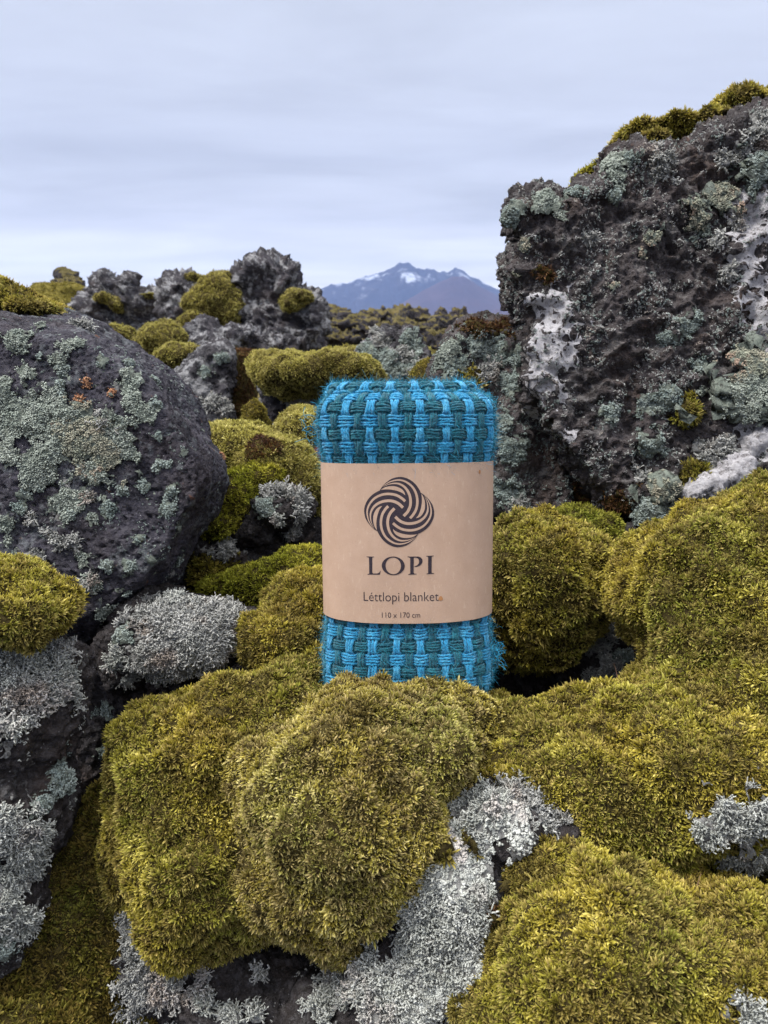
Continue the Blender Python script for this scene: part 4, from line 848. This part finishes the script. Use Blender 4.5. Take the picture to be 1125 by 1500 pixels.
many(m_rock, [(30, 960, 44, 'white'), (70, 985, 40, 'white'), (90, 950, 26, 'grey'), (95, 1010, 26, 'white'), (30, 1020, 34, 'grey'), (60, 1030, 22, 'white'), (10, 1060, 22, 'white'), (90, 1140, 26, 'blue'), (15, 1090, 18, 'white'), (30, 1230, 40, 'white'), (30, 1280, 46, 'white'), (10, 1340, 40, 'white'), (50, 1240, 30, 'white'), (5, 1200, 20, 'white'), (60, 1180, 16, 'blue'), (0, 1390, 24, 'blue'), (0, 990, 26, 'white')])
many(j_rock, [(230, 900, 38, 'grey'), (280, 905, 46, 'grey'), (330, 905, 44, 'grey'), (250, 945, 46, 'grey'), (300, 940, 44, 'grey'), (220, 970, 34, 'grey'), (190, 985, 22, 'white'), (225, 1000, 20, 'blue'), (340, 940, 30, 'tan'), (175, 960, 24, 'white'), (255, 880, 26, 'white'), (180, 930, 18, 'blue'), (345, 915, 24, 'grey')])
many(saddle, [(1080, 1200, 44, 'white', .012), (1110, 1240, 40, 'white', .012), (1040, 1220, 26, 'white', .01), (1120, 1190, 36, 'white', .012), (1075, 1250, 26, 'white', .01)])
many(cavity, [(865, 945, 18, 'grey'), (890, 985, 24, 'grey'), (900, 930, 16, 'grey'), (915, 960, 14, 'blue'), (870, 1000, 14, 'white'), (920, 900, 16, 'moss')])
many(dark1, [(160, 1040, 14, 'blue'), (470, 930, 12, 'white'), (150, 1100, 12, 'blue')])
many(dark2, [(330, 800, 22, 'grey'), (310, 790, 14, 'grey'), (360, 790, 12, 'grey'), (300, 845, 28, 'moss'), (340, 850, 24, 'moss')])
many(shelf_rock, [(425, 725, 22, 'grey'), (400, 720, 18, 'grey'), (440, 752, 14, 'grey'), (385, 740, 16, 'blue'), (430, 780, 12, 'grey'), (405, 760, 12, 'white'), (445, 730, 14, 'grey')])
many(shelf, [(380, 650, 20, 'brown'), (372, 665, 14, 'brown'), (402, 655, 12, 'brown')])
many(pillar_rock, [(430, 590, 16, 'grey'), (405, 625, 10, 'white'), (455, 595, 14, 'grey'), (370, 552, 12, 'white')])
many(lich_rock, [(580, 545, 30, 'blue'), (560, 500, 18, 'grey'), (600, 500, 18, 'blue'), (540, 520, 18, 'blue'), (565, 525, 18, 'blue'), (610, 540, 16, 'white'), (590, 520, 16, 'grey')])
many(point_rock, [(325, 525, 10, 'blue'), (300, 545, 9, 'blue'), (310, 590, 12, 'grey'), (335, 600, 9, 'grey')])
# small thin crust on the rock faces between the larger patches
for b, m, th, sp, sz in ((boulder, 'lich_blue', .34, .0085, .0030), (wall, 'lich_grey', .02, .0080, .0042), (wall, 'lich_blue', .30, .010, .0050), (shoulder, 'lich_blue', .05, .009, .0050), (m_rock, 'lich_white', .30, .006, .0032), (low_rock, 'lich_grey', .30, .008, .0035)):
    grow(b, 'lichen_specks', M[m], 'crust', sp, sz, lambda Q: (pn(Q*14)+.6*pn(Q*45+3)) > th, up=.0)

# a few dry stalks
def stalk(px, py, d, h, lean, label):
    p = P(px, py, d); V = []; T = []; n = 7
    for k in range(n):
        s = k/(n-1); c = np.array([lean*s*s, .004*math.sin(s*3), h*s]); r = .0007*(1-.5*s)
        for q in range(5): V.append(c+r*np.array([math.cos(q*1.257), math.sin(q*1.257), 0]))
    for k in range(n-1):
        for q in range(5): T.append((k*5+q, k*5+(q+1) % 5, (k+1)*5+(q+1) % 5, (k+1)*5+q))
    o = link('dry_stalk', mesh_from('dry_stalk', np.array(V), np.array(T), mats=[M['stalk']]), loc=p); tag(o, label, 'stalk', 'dry moss stalks')
t = NT('dry_stalk'); M['stalk'] = t.done(t.bsdf((.34, .20, .14), .7))
stalk(1020, 1330, .82, .042, .001, 'thin reddish dry stalk standing by the dark crevice at lower right')
stalk(905, 1000, 1.12, .030, -.008, 'thin pale dry stalk in the hollow right of the blanket')

# ------------------------------------------------------------------ camera, light, sky, haze
cam = bpy.data.cameras.new('camera'); co = bpy.data.objects.new('camera', cam); C.objects.link(co); co.location = CAM; co.rotation_euler = (R(90)-PITCH, 0, 0)
cam.sensor_fit = 'VERTICAL'; cam.sensor_height = 36; cam.lens = 36*F/1500; cam.clip_start = .05; cam.clip_end = 40000
cam.dof.use_dof = True; cam.dof.focus_distance = 1.05; cam.dof.aperture_fstop = cam.lens/2.6
bpy.context.scene.camera = co
SUN_EL, SUN_AZ = R(58), R(-110)      # azimuth from +Y towards +X
sl = bpy.data.lights.new('sun', 'SUN'); sl.energy = 1.9; sl.angle = R(14); sl.color = (1, .96, .90); so = bpy.data.objects.new('sun', sl); C.objects.link(so)
sv = Vector((math.sin(SUN_AZ)*math.cos(SUN_EL), math.cos(SUN_AZ)*math.cos(SUN_EL), math.sin(SUN_EL))); so.rotation_euler = sv.to_track_quat('Z', 'Y').to_euler(); so.location = (0, 0, 20)
w = bpy.data.worlds.new('World'); bpy.context.scene.world = w; w.use_nodes = True; nt = w.node_tree; nt.nodes.clear()
t = NT.__new__(NT); t.t = nt; t.m = None; t.out = nt.nodes.new('ShaderNodeOutputWorld'); t.tc = nt.nodes.new('ShaderNodeTexCoord')
sky = nt.nodes.new('ShaderNodeTexSky'); sky.sky_type = 'NISHITA'; sky.sun_disc = False; sky.sun_elevation = SUN_EL; sky.sun_rotation = SUN_AZ
b1 = nt.nodes.new('ShaderNodeBackground'); b1.inputs[1].default_value = .05; t.l(sky.outputs[0], b1.inputs[0])
g = t.tc.outputs['Generated']; sx = t.n('ShaderNodeSeparateXYZ'); t.l(g, sx.inputs[0]); el = t.math('MAXIMUM', sx.outputs[2], 0.)
den = t.math('ADD', el, .10); cb = t.n('ShaderNodeCombineXYZ'); t.l(t.math('DIVIDE', sx.outputs[0], den), cb.inputs[0]); t.l(t.math('DIVIDE', sx.outputs[1], den), cb.inputs[1])
mp = t.n('ShaderNodeMapping'); t.l(cb.outputs[0], mp.inputs[0]); mp.inputs['Scale'].default_value = (.6, 1.15, 1); mp.inputs['Rotation'].default_value = (0, 0, .12)
n1 = t.noise(1.1, 6, .55, mp.outputs[0], .3); n2 = t.noise(.45, 3, .5, mp.outputs[0])
grad = t.n('ShaderNodeValToRGB'); t.l(el, grad.inputs[0]); cr_ = grad.color_ramp
for i, (pos, c) in enumerate([(0, (.55, .545, .545)), (.06, (.50, .50, .515)), (.11, (.345, .355, .40)), (.18, (.29, .305, .36)), (.36, (.315, .335, .39)), (.68, (.74, .75, .80)), (1, (2.0, 1.96, 1.95))]):
    e = cr_.elements[i] if i < 2 else cr_.elements.new(pos); e.position = pos; e.color = (*c, 1)
br = t.rng(t.math('ADD', t.math('MULTIPLY', n1, .65), t.math('MULTIPLY', n2, .35)), .34, .66, .81, 1.17)
mm = t.n('ShaderNodeVectorMath'); mm.operation = 'SCALE'; t.l(grad.outputs[0], mm.inputs[0]); t.l(br, mm.inputs['Scale'])
b2 = nt.nodes.new('ShaderNodeBackground'); b2.inputs[1].default_value = 1.0; t.l(mm.outputs[0], b2.inputs[0])
mx_ = nt.nodes.new('ShaderNodeMixShader'); mx_.inputs[0].default_value = .88; t.l(b1.outputs[0], mx_.inputs[1]); t.l(b2.outputs[0], mx_.inputs[2]); t.l(mx_.outputs[0], t.out.inputs[0])
if True:
    bm = bmesh.new(); bmesh.ops.create_cube(bm, size=1)
    lo = np.array([-9000, -9000, -60.]); hi = np.array([9000, 9800, 640.])
    for v in bm.verts: v.co = Vector(((lo+hi)/2+np.array(v.co)*(hi-lo)))
    me = bpy.data.meshes.new('haze'); bm.to_mesh(me); bm.free(); hz = link('haze', me); hz['kind'] = 'stuff'
    hm = bpy.data.materials.new('haze'); hm.use_nodes = True; hm.node_tree.nodes.clear(); ho = hm.node_tree.nodes.new('ShaderNodeOutputMaterial'); hv = hm.node_tree.nodes.new('ShaderNodeVolumePrincipled')
    hv.inputs['Color'].default_value = (.40, .56, 1.0, 1); hv.inputs['Density'].default_value = HAZE; hv.inputs['Anisotropy'].default_value = .2
    hm.node_tree.links.new(hv.outputs[0], ho.inputs[1]); me.materials.append(hm)
sc = bpy.context.scene; sc.view_settings.view_transform = 'Standard'; sc.view_settings.look = 'None'; sc.view_settings.exposure = 1.28; sc.view_settings.gamma = 1
sc.cycles.max_bounces = 6; sc.cycles.diffuse_bounces = 3; sc.cycles.transmission_bounces = 3; sc.cycles.transparent_max_bounces = 8; sc.cycles.volume_bounces = 0
sc.cycles.use_denoising = True
print('TRIS', NT_TRI[0], 'bodies', len(BODIES))
